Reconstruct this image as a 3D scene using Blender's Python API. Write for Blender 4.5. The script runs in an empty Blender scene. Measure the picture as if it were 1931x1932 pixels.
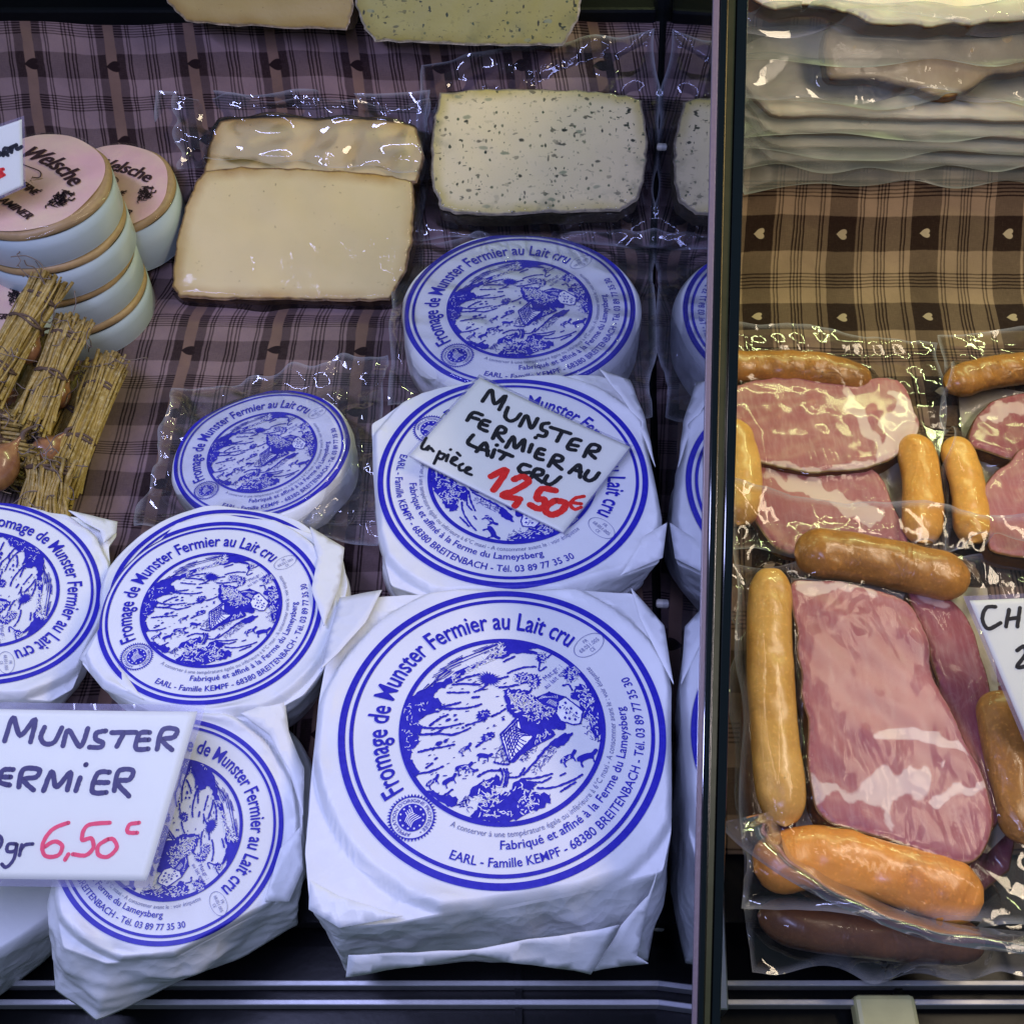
import bpy, bmesh, math, random
import numpy as np
from mathutils import Vector, geometry

random.seed(7)
rng = np.random.default_rng(7)
scene = bpy.context.scene
COL = scene.collection

# ------------------------------------------------------------------ camera
FPX, CX = 2075.0, 965.5
ELEV = math.radians(55)
CAM = np.array([0, 0, .66])
FWD = np.array([0, math.cos(ELEV), -math.sin(ELEV)])
RGT = np.array([1., 0, 0])
UPV = np.cross(RGT, FWD)
cd = bpy.data.cameras.new('camera')
cam = bpy.data.objects.new('camera', cd)
COL.objects.link(cam)
cam.location = CAM
cam.rotation_euler = (math.radians(90) - ELEV, 0, 0)
cd.sensor_width = 36
cd.sensor_fit = 'AUTO'
cd.lens = 36 * FPX / 1931
cd.clip_start, cd.clip_end = .01, 50
scene.camera = cam

# ------------------------------------------------------------------ light
world = bpy.data.worlds.new('World')
scene.world = world
world.use_nodes = True
bg = world.node_tree.nodes['Background']
bg.inputs[0].default_value = (.58, .88, 1.0, 1)
bg.inputs[1].default_value = .095


def tube(name, loc, length, width, power, col, aim, rotz=0):
    l = bpy.data.lights.new(name, 'AREA')
    l.shape = 'RECTANGLE'
    l.size, l.size_y = length, width
    l.energy, l.color = power, col
    o = bpy.data.objects.new(name, l)
    COL.objects.link(o)
    o.location = loc
    d = Vector(aim) - Vector(loc)
    q = d.to_track_quat('-Z', 'Y')
    o.rotation_euler = q.to_euler()
    return o


tube('case_lamp', (-.30, .20, .80), .85, .06, 6.9, (.48, .52, 1.0), (-.14, .38, 0))
tube('case_lamp', (.54, .50, .78), .55, .13, 4.0, (1.0, .82, .58), (.42, .46, 0))
tube('back_lamp', (.46, 1.06, .60), .55, .03, 3.2, (.86, 1.0, .42), (.40, .92, .2))
scene.view_settings.view_transform = 'Standard'
scene.view_settings.look = 'None'
scene.view_settings.gamma = 1
scene.view_settings.use_curve_mapping = False
scene.view_settings.exposure = 0.0
scene.render.engine = 'CYCLES'
scene.cycles.use_denoising = True
scene.cycles.transparent_max_bounces = 24
scene.cycles.max_bounces = 8


# ------------------------------------------------------------------ geometry helpers
def ray(px, py):
    return FWD + RGT * (px - CX) / FPX + UPV * (CX - py) / FPX


def at_z(px, py, z=0.):
    r = ray(px, py)
    return CAM + r * (z - CAM[2]) / r[2]


def at_d(px, py, d):
    return CAM + ray(px, py) * d


def unit(v):
    return v / np.linalg.norm(v)


class Frame:
    """a plane in the world with its own x, y and normal"""
    def __init__(s, o, n, rot=0, xref=RGT):
        s.o, s.n = np.array(o, float), unit(np.array(n, float))
        s.ex = unit(xref - s.n * np.dot(xref, s.n))
        s.ey = np.cross(s.n, s.ex)
        if rot:
            a = math.radians(rot)
            s.ex, s.ey = s.ex * math.cos(a) + s.ey * math.sin(a), s.ey * math.cos(a) - s.ex * math.sin(a)

    def w(s, x, y, z):
        x, y, z = np.broadcast_arrays(np.asarray(x, float), np.asarray(y, float), np.asarray(z, float))
        return s.o + x[..., None] * s.ex + y[..., None] * s.ey + z[..., None] * s.n

    def l(s, px, py, h=0.):
        r = ray(px, py)
        o = s.o + s.n * h
        p = CAM + r * (np.dot(o - CAM, s.n) / np.dot(r, s.n)) - s.o
        return np.array([np.dot(p, s.ex), np.dot(p, s.ey)])

    def ls(s, pts, h=0.):
        return np.array([s.l(x, y, h) for x, y in pts])


def flat(z):
    return Frame((0, 0, z), (0, 0, 1))


def thing(name, label, cat, loc, group=None):
    o = bpy.data.objects.new(name, None)
    COL.objects.link(o)
    o.empty_display_size = .02
    o.location = tuple(loc)
    tag(o, label, cat, group)
    return o


def tag(o, label=None, cat=None, group=None, kind=None):
    if label: o['label'] = label
    if cat: o['category'] = cat
    if group: o['group'] = group
    if kind: o['kind'] = kind
    return o


def mobj(name, verts, faces, mats, parent=None, smooth=True, midx=None, uv=None, attr=None, loc=None):
    """one mesh object; verts in world coordinates, stored relative to the thing they belong to"""
    v = np.asarray(verts, float).reshape(-1, 3)
    base = np.zeros(3)
    p = parent
    while p is not None:
        base = base + np.array(p.location)
        p = p.parent
    if loc is not None: base = base + np.array(loc)
    me = bpy.data.meshes.new(name)
    me.from_pydata((v - base).tolist(), [], [tuple(int(i) for i in f) for f in faces])
    if not isinstance(mats, (list, tuple)): mats = [mats]
    for m in mats: me.materials.append(m)
    if midx is not None: me.polygons.foreach_set('material_index', np.asarray(midx, np.int32))
    me.polygons.foreach_set('use_smooth', np.full(len(me.polygons), bool(smooth)))
    if uv is not None:
        ul = me.uv_layers.new(name='UVMap')
        li = np.empty(len(me.loops), np.int32)
        me.loops.foreach_get('vertex_index', li)
        ul.data.foreach_set('uv', np.asarray(uv, float)[li].ravel())
    if attr:
        for k, a in attr.items():
            at = me.attributes.new(k, 'FLOAT', 'POINT')
            at.data.foreach_set('value', np.asarray(a, np.float32))
    me.update()
    o = bpy.data.objects.new(name, me)
    COL.objects.link(o)
    if loc is not None: o.location = tuple(loc)
    if parent is not None: o.parent = parent
    return o


def grid_faces(nu, nv, wrap=False):
    """nu rows, nv columns"""
    i, j = np.meshgrid(np.arange(nu - 1), np.arange(nv if wrap else nv - 1), indexing='ij')
    j2 = (j + 1) % nv
    return np.stack([i * nv + j, (i + 1) * nv + j, (i + 1) * nv + j2, i * nv + j2], -1).reshape(-1, 4)


def smooth01(t):
    t = np.clip(t, 0, 1)
    return t * t * (3 - 2 * t)


def wob(x, y, scale, seed, n=7):
    """soft pseudo-noise, about -1..1"""
    r = np.random.default_rng(seed)
    s = 0
    for _ in range(n):
        a, k, ph = r.uniform(0, 6.283), r.uniform(.5, 1.6) / scale * 6.283, r.uniform(0, 6.283)
        s = s + np.sin((x * math.cos(a) + y * math.sin(a)) * k + ph)
    return s / math.sqrt(n) * .8


def folds(p, seed, n=9, size=.04):
    """straight creases: faceted like handled paper; p (...,3)"""
    r = np.random.default_rng(seed)
    s = 0
    for _ in range(n):
        d = r.normal(size=3); d /= np.linalg.norm(d)
        c = r.uniform(-size, size)
        per = r.uniform(.6, 1.6) * size
        t = (p @ d - c) / per
        s = s + (np.abs(t - np.floor(t + .5)) * 2 - .5) * r.uniform(.4, 1)
    return s / math.sqrt(n)


def spline(pts, n=12, closed=True):
    p = np.asarray(pts, float)
    m = len(p)
    out = []
    rngi = range(m) if closed else range(m - 1)
    for i in rngi:
        if closed:
            a, b, c, d = p[(i - 1) % m], p[i], p[(i + 1) % m], p[(i + 2) % m]
        else:
            a, b, c, d = p[max(i - 1, 0)], p[i], p[i + 1], p[min(i + 2, m - 1)]
        for k in range(n):
            t = k / n
            out.append(.5 * ((2 * b) + (c - a) * t + (2 * a - 5 * b + 4 * c - d) * t * t + (3 * b - a - 3 * c + d) * t ** 3))
    if not closed: out.append(p[-1])
    return np.array(out)


def inside(x, y, poly):
    c = np.zeros(x.shape, bool)
    q = np.roll(poly, -1, 0)
    for (x1, y1), (x2, y2) in zip(poly, q):
        if y1 == y2: continue
        c ^= ((y1 > y) != (y2 > y)) & (x < (x2 - x1) * (y - y1) / (y2 - y1) + x1)
    return c


def sdist(x, y, poly):
    """distance to the outline, positive inside"""
    d = np.full(x.shape, 1e9)
    q = np.roll(poly, -1, 0)
    for (x1, y1), (x2, y2) in zip(poly, q):
        ex, ey = x2 - x1, y2 - y1
        L = ex * ex + ey * ey + 1e-18
        t = np.clip(((x - x1) * ex + (y - y1) * ey) / L, 0, 1)
        d = np.minimum(d, np.hypot(x - x1 - t * ex, y - y1 - t * ey))
    return np.where(inside(x, y, poly), d, -d)


def cdt_fill(poly, s, extra=None):
    """triangulate an outline with interior points on a spacing s"""
    poly = np.asarray(poly, float)
    n = len(poly)
    x0, y0 = poly.min(0); x1, y1 = poly.max(0)
    gx, gy = np.meshgrid(np.arange(x0, x1, s), np.arange(y0, y1, s))
    gx = gx + (np.arange(gx.shape[0]) % 2)[:, None] * s * .5
    d = sdist(gx.ravel(), gy.ravel(), poly)
    k = d > s * .45
    pts = [Vector((a, b)) for a, b in poly] + [Vector((a, b)) for a, b in zip(gx.ravel()[k], gy.ravel()[k])]
    r = geometry.delaunay_2d_cdt(pts, [(i, (i + 1) % n) for i in range(n)], [], 1, 1e-7)
    v = np.array([(a.x, a.y) for a in r[0]])
    f = [tuple(t) for t in r[2]]
    return v, f


def slab(fr, poly, t, s, rnd, name, mats, parent, bump=0., seed=0, regions=None, side_in=0., zoff=0., jag=0.):
    """a slice: outline in the frame's plane, top at z = t + zoff, rounded rim, side wall and bottom"""
    poly = np.asarray(poly, float)
    if jag:
        k = np.arange(len(poly))
        c = poly.mean(0)
        r_ = np.random.default_rng(seed + 5)
        poly = c + (poly - c) * (1 + jag * r_.normal(size=len(poly)) * .5 + jag * np.sin(k * 1.7))[:, None]
    v, f = cdt_fill(poly, s)
    d = sdist(v[:, 0], v[:, 1], poly)
    d = np.maximum(d, 0)
    z = t + zoff - rnd * (1 - np.sqrt(np.clip(1 - (1 - np.clip(d / max(rnd, 1e-6), 0, 1)) ** 2, 0, 1)))
    z = z + bump * wob(v[:, 0], v[:, 1], .03, seed) * smooth01(d / (3 * rnd + 1e-6))
    V = fr.w(v[:, 0], v[:, 1], z)
    F = list(f)
    # rim -> wall
    n0, m = len(V), len(poly)
    c = poly.mean(0)
    ring = []
    NZ = 5
    # locate the boundary vertices
    idx = [int(np.argmin((v[:, 0] - a) ** 2 + (v[:, 1] - b) ** 2)) for a, b in poly]
    prev = idx
    attr_d = list(d)
    for k in range(1, NZ + 1):
        u = k / NZ
        pp = c + (poly - c) * (1 - side_in * u)
        if bump: pp = pp + (wob(poly[:, 0] * 3, poly[:, 1] * 3 + k, .02, seed + k)[:, None]) * bump * .4
        zz = (t - rnd) * (1 - u) + zoff
        W = fr.w(pp[:, 0], pp[:, 1], np.full(m, zz))
        b = len(V)
        V = np.vstack([V, W])
        cur = list(range(b, b + m))
        attr_d += [-.001 * k] * m
        for i in range(m):
            j = (i + 1) % m
            F.append((prev[i], cur[i], cur[j], prev[j]))
        prev = cur
    F.append(tuple(prev))
    at = {'edge': np.array(attr_d)}
    U_ = np.vstack([v] + [poly + .004 * k for k in range(1, NZ + 1)])
    L = np.vstack([v, np.repeat(c[None], len(V) - n0, 0)])
    if regions:
        fat = np.zeros(len(V))
        for reg, soft in regions:
            w_ = np.stack([wob(L[:, 0], L[:, 1], .02, seed + 11), wob(L[:, 0], L[:, 1], .02, seed + 12)], 1) * soft * .8
            fat = np.maximum(fat, smooth01(.5 + sdist(L[:, 0] + w_[:, 0], L[:, 1] + w_[:, 1], reg) / soft))
        at['fat'] = fat
    return mobj(name, V, F, mats, parent, attr=at, uv=U_)


def ring_tube(path, radii, ns=14, cap=True):
    """tube of varying radius along a 3D path"""
    p = np.asarray(path, float)
    n = len(p)
    t = np.gradient(p, axis=0)
    t /= np.linalg.norm(t, axis=1)[:, None] + 1e-12
    up = np.array([0, 0, 1.])
    if abs(t[0] @ up) > .95: up = np.array([1., 0, 0])
    a0 = np.cross(t[0], up); a0 /= np.linalg.norm(a0)
    V = []
    for i in range(n):
        a0 = a0 - t[i] * (a0 @ t[i]); a0 /= np.linalg.norm(a0)
        b0 = np.cross(t[i], a0)
        th = np.arange(ns) / ns * 2 * math.pi
        V.append(p[i] + radii[i] * (np.cos(th)[:, None] * a0 + np.sin(th)[:, None] * b0))
    V = np.vstack(V)
    F = [tuple(f) for f in grid_faces(n, ns, True)]
    if cap:
        F.append(tuple(range(ns))[::-1]); F.append(tuple(range((n - 1) * ns, n * ns)))
    return V, F


def merge(parts):
    V, F, o = [], [], 0
    for v, f in parts:
        V.append(np.asarray(v)); F += [tuple(i + o for i in q) for q in f]; o += len(v)
    return np.vstack(V), F


def box(c0, c1):
    x0, y0, z0 = c0; x1, y1, z1 = c1
    v = [(x0, y0, z0), (x1, y0, z0), (x1, y1, z0), (x0, y1, z0), (x0, y0, z1), (x1, y0, z1), (x1, y1, z1), (x0, y1, z1)]
    return np.array(v), [(0, 3, 2, 1), (4, 5, 6, 7), (0, 1, 5, 4), (1, 2, 6, 5), (2, 3, 7, 6), (3, 0, 4, 7)]


def bevelled(name, V, F, mat, parent=None, w=.0015, seg=2):
    o = mobj(name, V, F, mat, parent, smooth=False)
    m = o.modifiers.new('bevel', 'BEVEL'); m.width = w; m.segments = seg; m.limit_method = 'ANGLE'
    return o


# ------------------------------------------------------------------ materials
class NT:
    def __init__(s, name):
        s.m = bpy.data.materials.new(name)
        s.m.use_nodes = True
        s.t = s.m.node_tree
        s.t.nodes.clear()
        s.out = s.t.nodes.new('ShaderNodeOutputMaterial')

    def n(s, typ, ins=None, **kw):
        nd = s.t.nodes.new('ShaderNode' + typ)
        for k, v in kw.items(): setattr(nd, k, v)
        for k, v in (ins or {}).items():
            s.set(nd.inputs[k], v)
        return nd

    def set(s, sock, v):
        if isinstance(v, bpy.types.NodeSocket): s.t.links.new(v, sock)
        else:
            if isinstance(v, tuple) and len(v) == 3 and sock.type == 'RGBA': v = v + (1,)
            sock.default_value = v

    def mth(s, op, a, b=0., c=0., clamp=False):
        nd = s.n('Math', {0: a, 1: b, 2: c}, operation=op, use_clamp=clamp)
        return nd.outputs[0]

    def mix(s, f, a, b, mode='MIX'):
        nd = s.n('Mix', data_type='RGBA', blend_type=mode)
        s.set(nd.inputs[0], f); s.set(nd.inputs[6], a); s.set(nd.inputs[7], b)
        return nd.outputs[2]

    def noise(s, scale, detail=3, rough=.5, vec=None, dist=0.):
        i = {'Scale': scale, 'Detail': detail, 'Roughness': rough, 'Distortion': dist}
        if vec is not None: i['Vector'] = vec
        return s.n('TexNoise', i).outputs[0]

    def obj(s):
        return s.n('TexCoord').outputs['Object']

    def ramp(s, f, stops):
        nd = s.n('ValToRGB', {0: f})
        e = nd.color_ramp.elements
        while len(e) < len(stops): e.new(.5)
        for q, (p, c) in zip(e, stops):
            q.position = p; q.color = tuple(c) + (1,) if len(c) == 3 else c
        return nd.outputs[0]

    def rng(s, v, a, b, c=0., d=1., smooth=False):
        nd = s.n('MapRange', {0: v, 1: a, 2: b, 3: c, 4: d})
        if smooth: nd.interpolation_type = 'SMOOTHSTEP'
        return nd.outputs[0]

    def bump(s, h, strength=.3, dist=.001, normal=None):
        i = {'Height': h, 'Strength': strength, 'Distance': dist}
        if normal is not None: i['Normal'] = normal
        return s.n('Bump', i).outputs[0]

    def pbr(s, col, rough=.5, spec=.5, normal=None, **kw):
        i = {'Base Color': col, 'Roughness': rough, 'Specular IOR Level': spec}
        if normal is not None: i['Normal'] = normal
        i.update({k.replace('_', ' '): v for k, v in kw.items()})
        return s.n('BsdfPrincipled', i).outputs[0]

    def done(s, sh):
        s.t.links.new(sh, s.out.inputs[0])
        return s.m


def m_paper():
    a = NT('waxed_paper')
    v = a.obj()
    cm = a.n('Attribute', attribute_name='crumple').outputs['Fac']
    wv = a.n('TexNoise', {'Vector': v, 'Scale': 30., 'Detail': 2.}).outputs[1]
    vj = a.mix(.012, v, wv, 'ADD')
    f1 = a.n('TexVoronoi', {'Vector': vj, 'Scale': 54., 'Randomness': 1.}).outputs['Distance']
    f2 = a.n('TexVoronoi', {'Vector': vj, 'Scale': 135., 'Randomness': 1.}).outputs['Distance']
    fac = a.mth('MULTIPLY', a.mth('ADD', f1, a.mth('MULTIPLY', f2, .28)), a.rng(a.noise(16, 2, .5, v), .35, .65, .25, 1.))
    h = a.noise(40, 3, .5, v)
    h2 = a.noise(900, 2, .6, v)
    col = a.mix(a.rng(a.noise(14, 4, .6, v), .35, .7), (.80, .81, .80), (.73, .75, .755))
    hh = a.mth('ADD', a.mth('MULTIPLY', h, .35), a.mth('MULTIPLY', h2, .02))
    hh = a.mth('ADD', hh, a.mth('MULTIPLY', fac, a.mth('MULTIPLY', cm, .95)))
    nb = a.bump(hh, .60, .0042)
    return a.done(a.pbr(col, .40, .35, nb))


def m_ink(name, col, rough=.45):
    a = NT(name)
    v = a.obj()
    c = a.mix(a.rng(a.noise(300, 3, .6, v), .3, .75), col, tuple(min(1, x * 1.25 + .012) for x in col))
    return a.done(a.pbr(c, rough, .35))


def m_plain(name, col, rough=.5, spec=.5, metal=0., bump=0., scale=200, var=.15):
    a = NT(name)
    v = a.obj()
    n_ = a.noise(scale, 4, .6, v)
    c = a.mix(n_, tuple(x * (1 - var) for x in col), tuple(min(1, x * (1 + var)) for x in col))
    nb = a.bump(n_, bump, .001) if bump else None
    return a.done(a.pbr(c, rough, spec, nb, Metallic=metal))


def m_film(name, haze=.06, tint=(.97, .97, 1.0), wr=.5, scale=40, rough=.06, hcol=(.75, .76, .82), dist=.0035, gain=1.0, sparse=(.48, .66), base=.12, rim=.22, tight=1.):
    a = NT(name)
    v = a.obj()
    w1 = a.noise(scale * .7, 2, .45, v, .6)
    st = a.n('Mapping', {'Vector': v, 'Rotation': (.3, .5, .7), 'Scale': (1, .4, 1)}).outputs[0]
    w2 = a.noise(scale * 1.3, 2, .45, st, 1.4)
    rid = a.rng(a.mth('ABSOLUTE', a.mth('SUBTRACT', w2, .5)), .0, .07, 1, 0, True)
    msk = a.rng(a.noise(scale * .45, 2, .5, v), sparse[0], sparse[1], 0, 1, True)
    h = a.mth('ADD', a.mth('MULTIPLY', w1, base), a.mth('MULTIPLY', a.mth('MULTIPLY', rid, msk), .5))
    nb = a.bump(h, wr, dist)
    fr = a.n('Fresnel', {'IOR': 1.5, 'Normal': nb}).outputs[0]
    if tight < 1:
        fe = a.n('Attribute', attribute_name='free').outputs['Fac']
        fr = a.mth('MULTIPLY', fr, a.rng(fe, 0, 1, tight, 1))
    fac = a.mth('MULTIPLY', fr, gain, clamp=True)
    gl = a.n('BsdfGlossy', {'Color': (1, 1, 1, 1), 'Roughness': rough, 'Normal': nb}).outputs[0]
    tr = a.n('BsdfTransparent', {'Color': tint}).outputs[0]
    df = a.n('BsdfDiffuse', {'Color': hcol, 'Normal': nb}).outputs[0]
    tl = a.n('BsdfTranslucent', {'Color': hcol, 'Normal': nb}).outputs[0]
    dd = a.n('MixShader', {0: .4, 1: df, 2: tl}).outputs[0]
    hz = a.mth('MULTIPLY', a.rng(a.noise(scale * .5, 3, .6, v), .3, .75, .4, 1.6), haze)
    hz = a.mth('ADD', hz, a.mth('MULTIPLY', a.n('Attribute', attribute_name='rim').outputs['Fac'], rim), clamp=True)
    b = a.n('MixShader', {0: hz, 1: tr, 2: dd}).outputs[0]
    return a.done(a.n('MixShader', {0: fac, 1: b, 2: gl}).outputs[0])


def m_cheese(name, pale, deep, rind, herbs=False):
    a = NT(name)
    v = a.obj()
    e = a.n('Attribute', attribute_name='edge').outputs['Fac']
    n1 = a.noise(90, 4, .6, v)
    e2 = a.mth('ADD', e, a.mth('MULTIPLY', a.mth('SUBTRACT', n1, .5), .004))
    c = a.mix(a.rng(e2, .0015, .013, smooth=True), deep, pale)
    c = a.mix(a.rng(a.noise(18, 3, .5, v), .35, .7), c, tuple(x * .9 for x in pale))
    c = a.mix(a.rng(a.noise(240, 3, .5, v), .69, .74, 0, .55), c, tuple(x * .5 for x in deep))
    if herbs:
        uv = a.n('UVMap').outputs[0]
        for sc, th, st, col, cut in ((62, .15, (1, 1.5, 1), (.010, .018, .007), .90), (105, .19, (1.5, 1, 1), (.022, .036, .012), .93),
                                     (40, .085, (2.2, .8, 1), (.007, .009, .006), .84), (170, .24, (1, 1, 1), (.06, .09, .03), .94), (75, .22, (.7, 1.6, 1), (.26, .28, .14), .93)):
            mp = a.n('Mapping', {'Vector': uv, 'Scale': st, 'Rotation': (0, 0, sc * .013)}).outputs[0]
            wv = a.n('TexNoise', {'Vector': uv, 'Scale': sc * 2.2, 'Detail': 3.}).outputs[1]
            mp = a.mix(.35 / sc, mp, wv, 'ADD')
            vo = a.n('TexVoronoi', {'Vector': mp, 'Scale': sc, 'Randomness': 1.}, voronoi_dimensions='2D')
            cell = a.n('SeparateColor', {0: vo.outputs['Color']}).outputs
            hit = a.mth('MULTIPLY', a.rng(vo.outputs['Distance'], th, th * .6, 0, 1), a.mth('GREATER_THAN', cell[0], cut))
            c = a.mix(a.mth('MULTIPLY', hit, a.rng(cell[1], 0, 1, .65, 1)), c, col)
        for sc, st, th, col in ((130, (1, 2.0, 1), .645, (.018, .030, .010)), (210, (1.8, 1, 1), .655, (.03, .045, .018)), (75, (1, 1.6, 1), .675, (.010, .014, .006))):
            nz = a.noise(sc, 2, .45, a.n('Mapping', {'Vector': uv, 'Scale': st, 'Location': (sc * .1, 0, 0)}).outputs[0])
            c = a.mix(a.mth('MULTIPLY', a.rng(nz, th, th + .03), a.rng(a.noise(34, 2, .5, uv), .42, .6, .15, .95)), c, col)
        gr = a.mth('MULTIPLY', a.rng(a.noise(30, 4, .6, v), .52, .66), a.rng(e, .022, .004, 0, .55))
        c = a.mix(gr, c, (.09, .11, .04))
    rc = a.mix(a.rng(a.noise(160, 5, .7, v), .35, .65), rind, tuple(x * .45 for x in rind))
    c = a.mix(a.rng(e2, .0026, .0010), c, rc)
    nb = a.bump(a.mth('ADD', a.noise(260, 4, .6, v), a.mth('MULTIPLY', n1, .5)), .12, .0012)
    return a.done(a.pbr(c, .42, .3, nb, Subsurface_Weight=.0 if herbs else .2, Subsurface_Radius=(.012, .008, .004), Subsurface_Scale=.25))


def m_ham(name, lean, lean2, fat):
    a = NT(name)
    v = a.obj()
    e = a.n('Attribute', attribute_name='edge').outputs['Fac']
    f = a.n('Attribute', attribute_name='fat').outputs['Fac']
    c = a.mix(a.rng(a.noise(28, 5, .65, v, .6), .35, .68), lean, lean2)
    fib = a.n('Mapping', {'Vector': v, 'Rotation': (0, 0, .6), 'Scale': (1, .18, 1)}).outputs[0]
    c = a.mix(a.mth('MULTIPLY', a.rng(a.noise(330, 3, .6, fib), .45, .75), .22), c, fat)
    vn = a.mth('ABSOLUTE', a.mth('SUBTRACT', a.noise(26, 3, .5, v, 1.5), .5))
    c = a.mix(a.mth('MULTIPLY', a.rng(vn, .012, .0), .10), c, fat)
    fe = a.mth('MULTIPLY', a.mth('MULTIPLY', f, a.mth('SUBTRACT', 1., f)), 4.)
    ff = a.mth('ADD', f, a.mth('MULTIPLY', a.mth('MULTIPLY', a.mth('SUBTRACT', a.noise(90, 5, .65, v), .5), 1.4), fe))
    c = a.mix(a.rng(ff, .22, .80, smooth=True), c, fat)
    rc = a.mix(a.noise(200, 3, .6, v), (.20, .075, .012), (.07, .02, .006))
    c = a.mix(a.rng(e, .0014, .0004), c, rc)
    nb = a.bump(a.mth('ADD', a.noise(210, 3, .6, fib), a.noise(60, 3, .5, v)), .10, .0012)
    return a.done(a.pbr(c, .48, .22, nb, Subsurface_Weight=.2, Subsurface_Radius=(.012, .004, .003), Subsurface_Scale=.2, Coat_Weight=.12, Coat_Roughness=.2))


def m_sausage(name, a1, a2):
    a = NT(name)
    v = a.obj()
    c = a.mix(a.rng(a.noise(17, 5, .7, v, .5), .36, .64), a1, a2)
    c = a.mix(a.mth('MULTIPLY', a.rng(a.noise(420, 2, .5, v), .56, .70), .35), c, tuple(x * 1.4 for x in a1))
    c = a.mix(a.rng(a.noise(34, 5, .75, v), .60, .78, 0, .65), c, tuple(x * .35 for x in a2))
    c = a.mix(a.rng(a.noise(130, 3, .7, v), .70, .76, 0, .8), c, tuple(x * .22 for x in a2))
    st = a.n('Mapping', {'Vector': v, 'Scale': (1, .4, 1), 'Rotation': (0, 0, .5)}).outputs[0]
    rd = a.rng(a.mth('ABSOLUTE', a.mth('SUBTRACT', a.noise(42, 3, .55, st, 1.), .5)), 0, .09, 1, 0, True)
    nb = a.bump(a.mth('ADD', a.mth('MULTIPLY', rd, a.rng(a.noise(20, 2, .5, v), .45, .65, 0, .5)), a.mth('ADD', a.mth('MULTIPLY', a.noise(60, 4, .6, st, 1.), .8), a.mth('MULTIPLY', a.noise(300, 2, .5, v), .2))), .36, .002)
    return a.done(a.pbr(c, .34, .45, nb, Subsurface_Weight=.2, Subsurface_Radius=(.01, .005, .002), Subsurface_Scale=.2, Coat_Weight=.2, Coat_Roughness=.18))


def stripe(a, u, p0, p1, soft=.006):
    """1 inside p0..p1 of the fractional coordinate u"""
    x = a.mth('SUBTRACT', u, (p0 + p1) / 2)
    x = a.mth('ABSOLUTE', x)
    h = (p1 - p0) / 2
    return a.rng(x, h + soft, h - soft)


def m_cloth(name, light, dark, cols, rows, ribbon=None, heart=(.17, .82), hcol=None, hs=.062):
    """woven check: warp (cols) and weft (rows) bands from the cloth's own UV; ribbon = solid band over the weft"""
    a = NT(name)
    uvn = a.n('UVMap').outputs[0]
    jit = a.n('TexNoise', {'Vector': uvn, 'Scale': 3., 'Detail': 4.}).outputs[1]
    uvj = a.mix(.035, uvn, a.mix(1., jit, (.5, .5, .5), 'SUBTRACT'), 'ADD')
    sx = a.n('SeparateXYZ', {0: uvj}).outputs
    u, v = a.mth('FRACT', sx[0]), a.mth('FRACT', sx[1])
    def tot(c, arr):
        s = None
        for q in arr:
            t = stripe(a, c, q[0], q[1])
            if len(q) > 2: t = a.mth('MULTIPLY', t, q[2])
            s = t if s is None else a.mth('MAXIMUM', s, t)
        return s
    wu, wv = tot(u, cols), tot(v, rows)
    fine = a.n('Mapping', {'Vector': uvn, 'Scale': (1, 1, 1)}).outputs[0]
    th1 = a.n('TexNoise', {'Vector': a.n('Mapping', {'Vector': uvn, 'Scale': (110, 14, 1)}).outputs[0], 'Scale': 1., 'Detail': 2.}).outputs[0]
    th2 = a.n('TexNoise', {'Vector': a.n('Mapping', {'Vector': uvn, 'Scale': (14, 110, 1)}).outputs[0], 'Scale': 1., 'Detail': 2.}).outputs[0]
    f = a.mth('MULTIPLY', a.mth('ADD', wu, wv), .5)
    f = a.mth('ADD', f, a.mth('MULTIPLY', a.mth('SUBTRACT', th1, th2), .22), clamp=True)
    c = a.ramp(f, [(0, light), (.5, tuple((l * .38 + d * .62) for l, d in zip(light, dark))), (1, dark)])
    hu, hv = heart
    if ribbon:
        rb = stripe(a, u, ribbon[0], ribbon[1])
        c = a.mix(rb, c, a.mix(a.mth('MULTIPLY', th2, .5), ribbon[2], tuple(x * .6 for x in ribbon[2])))
    # heart turned on its side: point to the left
    x = a.mth('MULTIPLY', a.mth('SUBTRACT', v, hv), 1 / hs)
    y = a.mth('MULTIPLY', a.mth('SUBTRACT', u, hu), 1 / hs)
    ax = a.mth('ABSOLUTE', x)
    yy = a.mth('SUBTRACT', y, a.mth('MULTIPLY', a.mth('SQRT', ax), .75))
    hh = a.mth('ADD', a.mth('MULTIPLY', x, x), a.mth('MULTIPLY', yy, yy))
    c = a.mix(a.rng(hh, 1.05, .8), c, hcol or light)
    c = a.mix(a.rng(a.n('TexNoise', {'Vector': uvn, 'Scale': 1.3, 'Detail': 5.}).outputs[0], .3, .7, 0, .35), c, tuple(x * .55 for x in dark))
    wx = a.n('TexNoise', {'Vector': uvn, 'Scale': 130., 'Detail': 2.}).outputs[0]
    wr = a.n('TexNoise', {'Vector': uvn, 'Scale': 2.5, 'Detail': 3.}).outputs[0]
    nb = a.bump(wx, .5, .0008, a.bump(wr, .5, .006))
    return a.done(a.pbr(c, .9, .15, nb, Sheen_Weight=.1))


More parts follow.
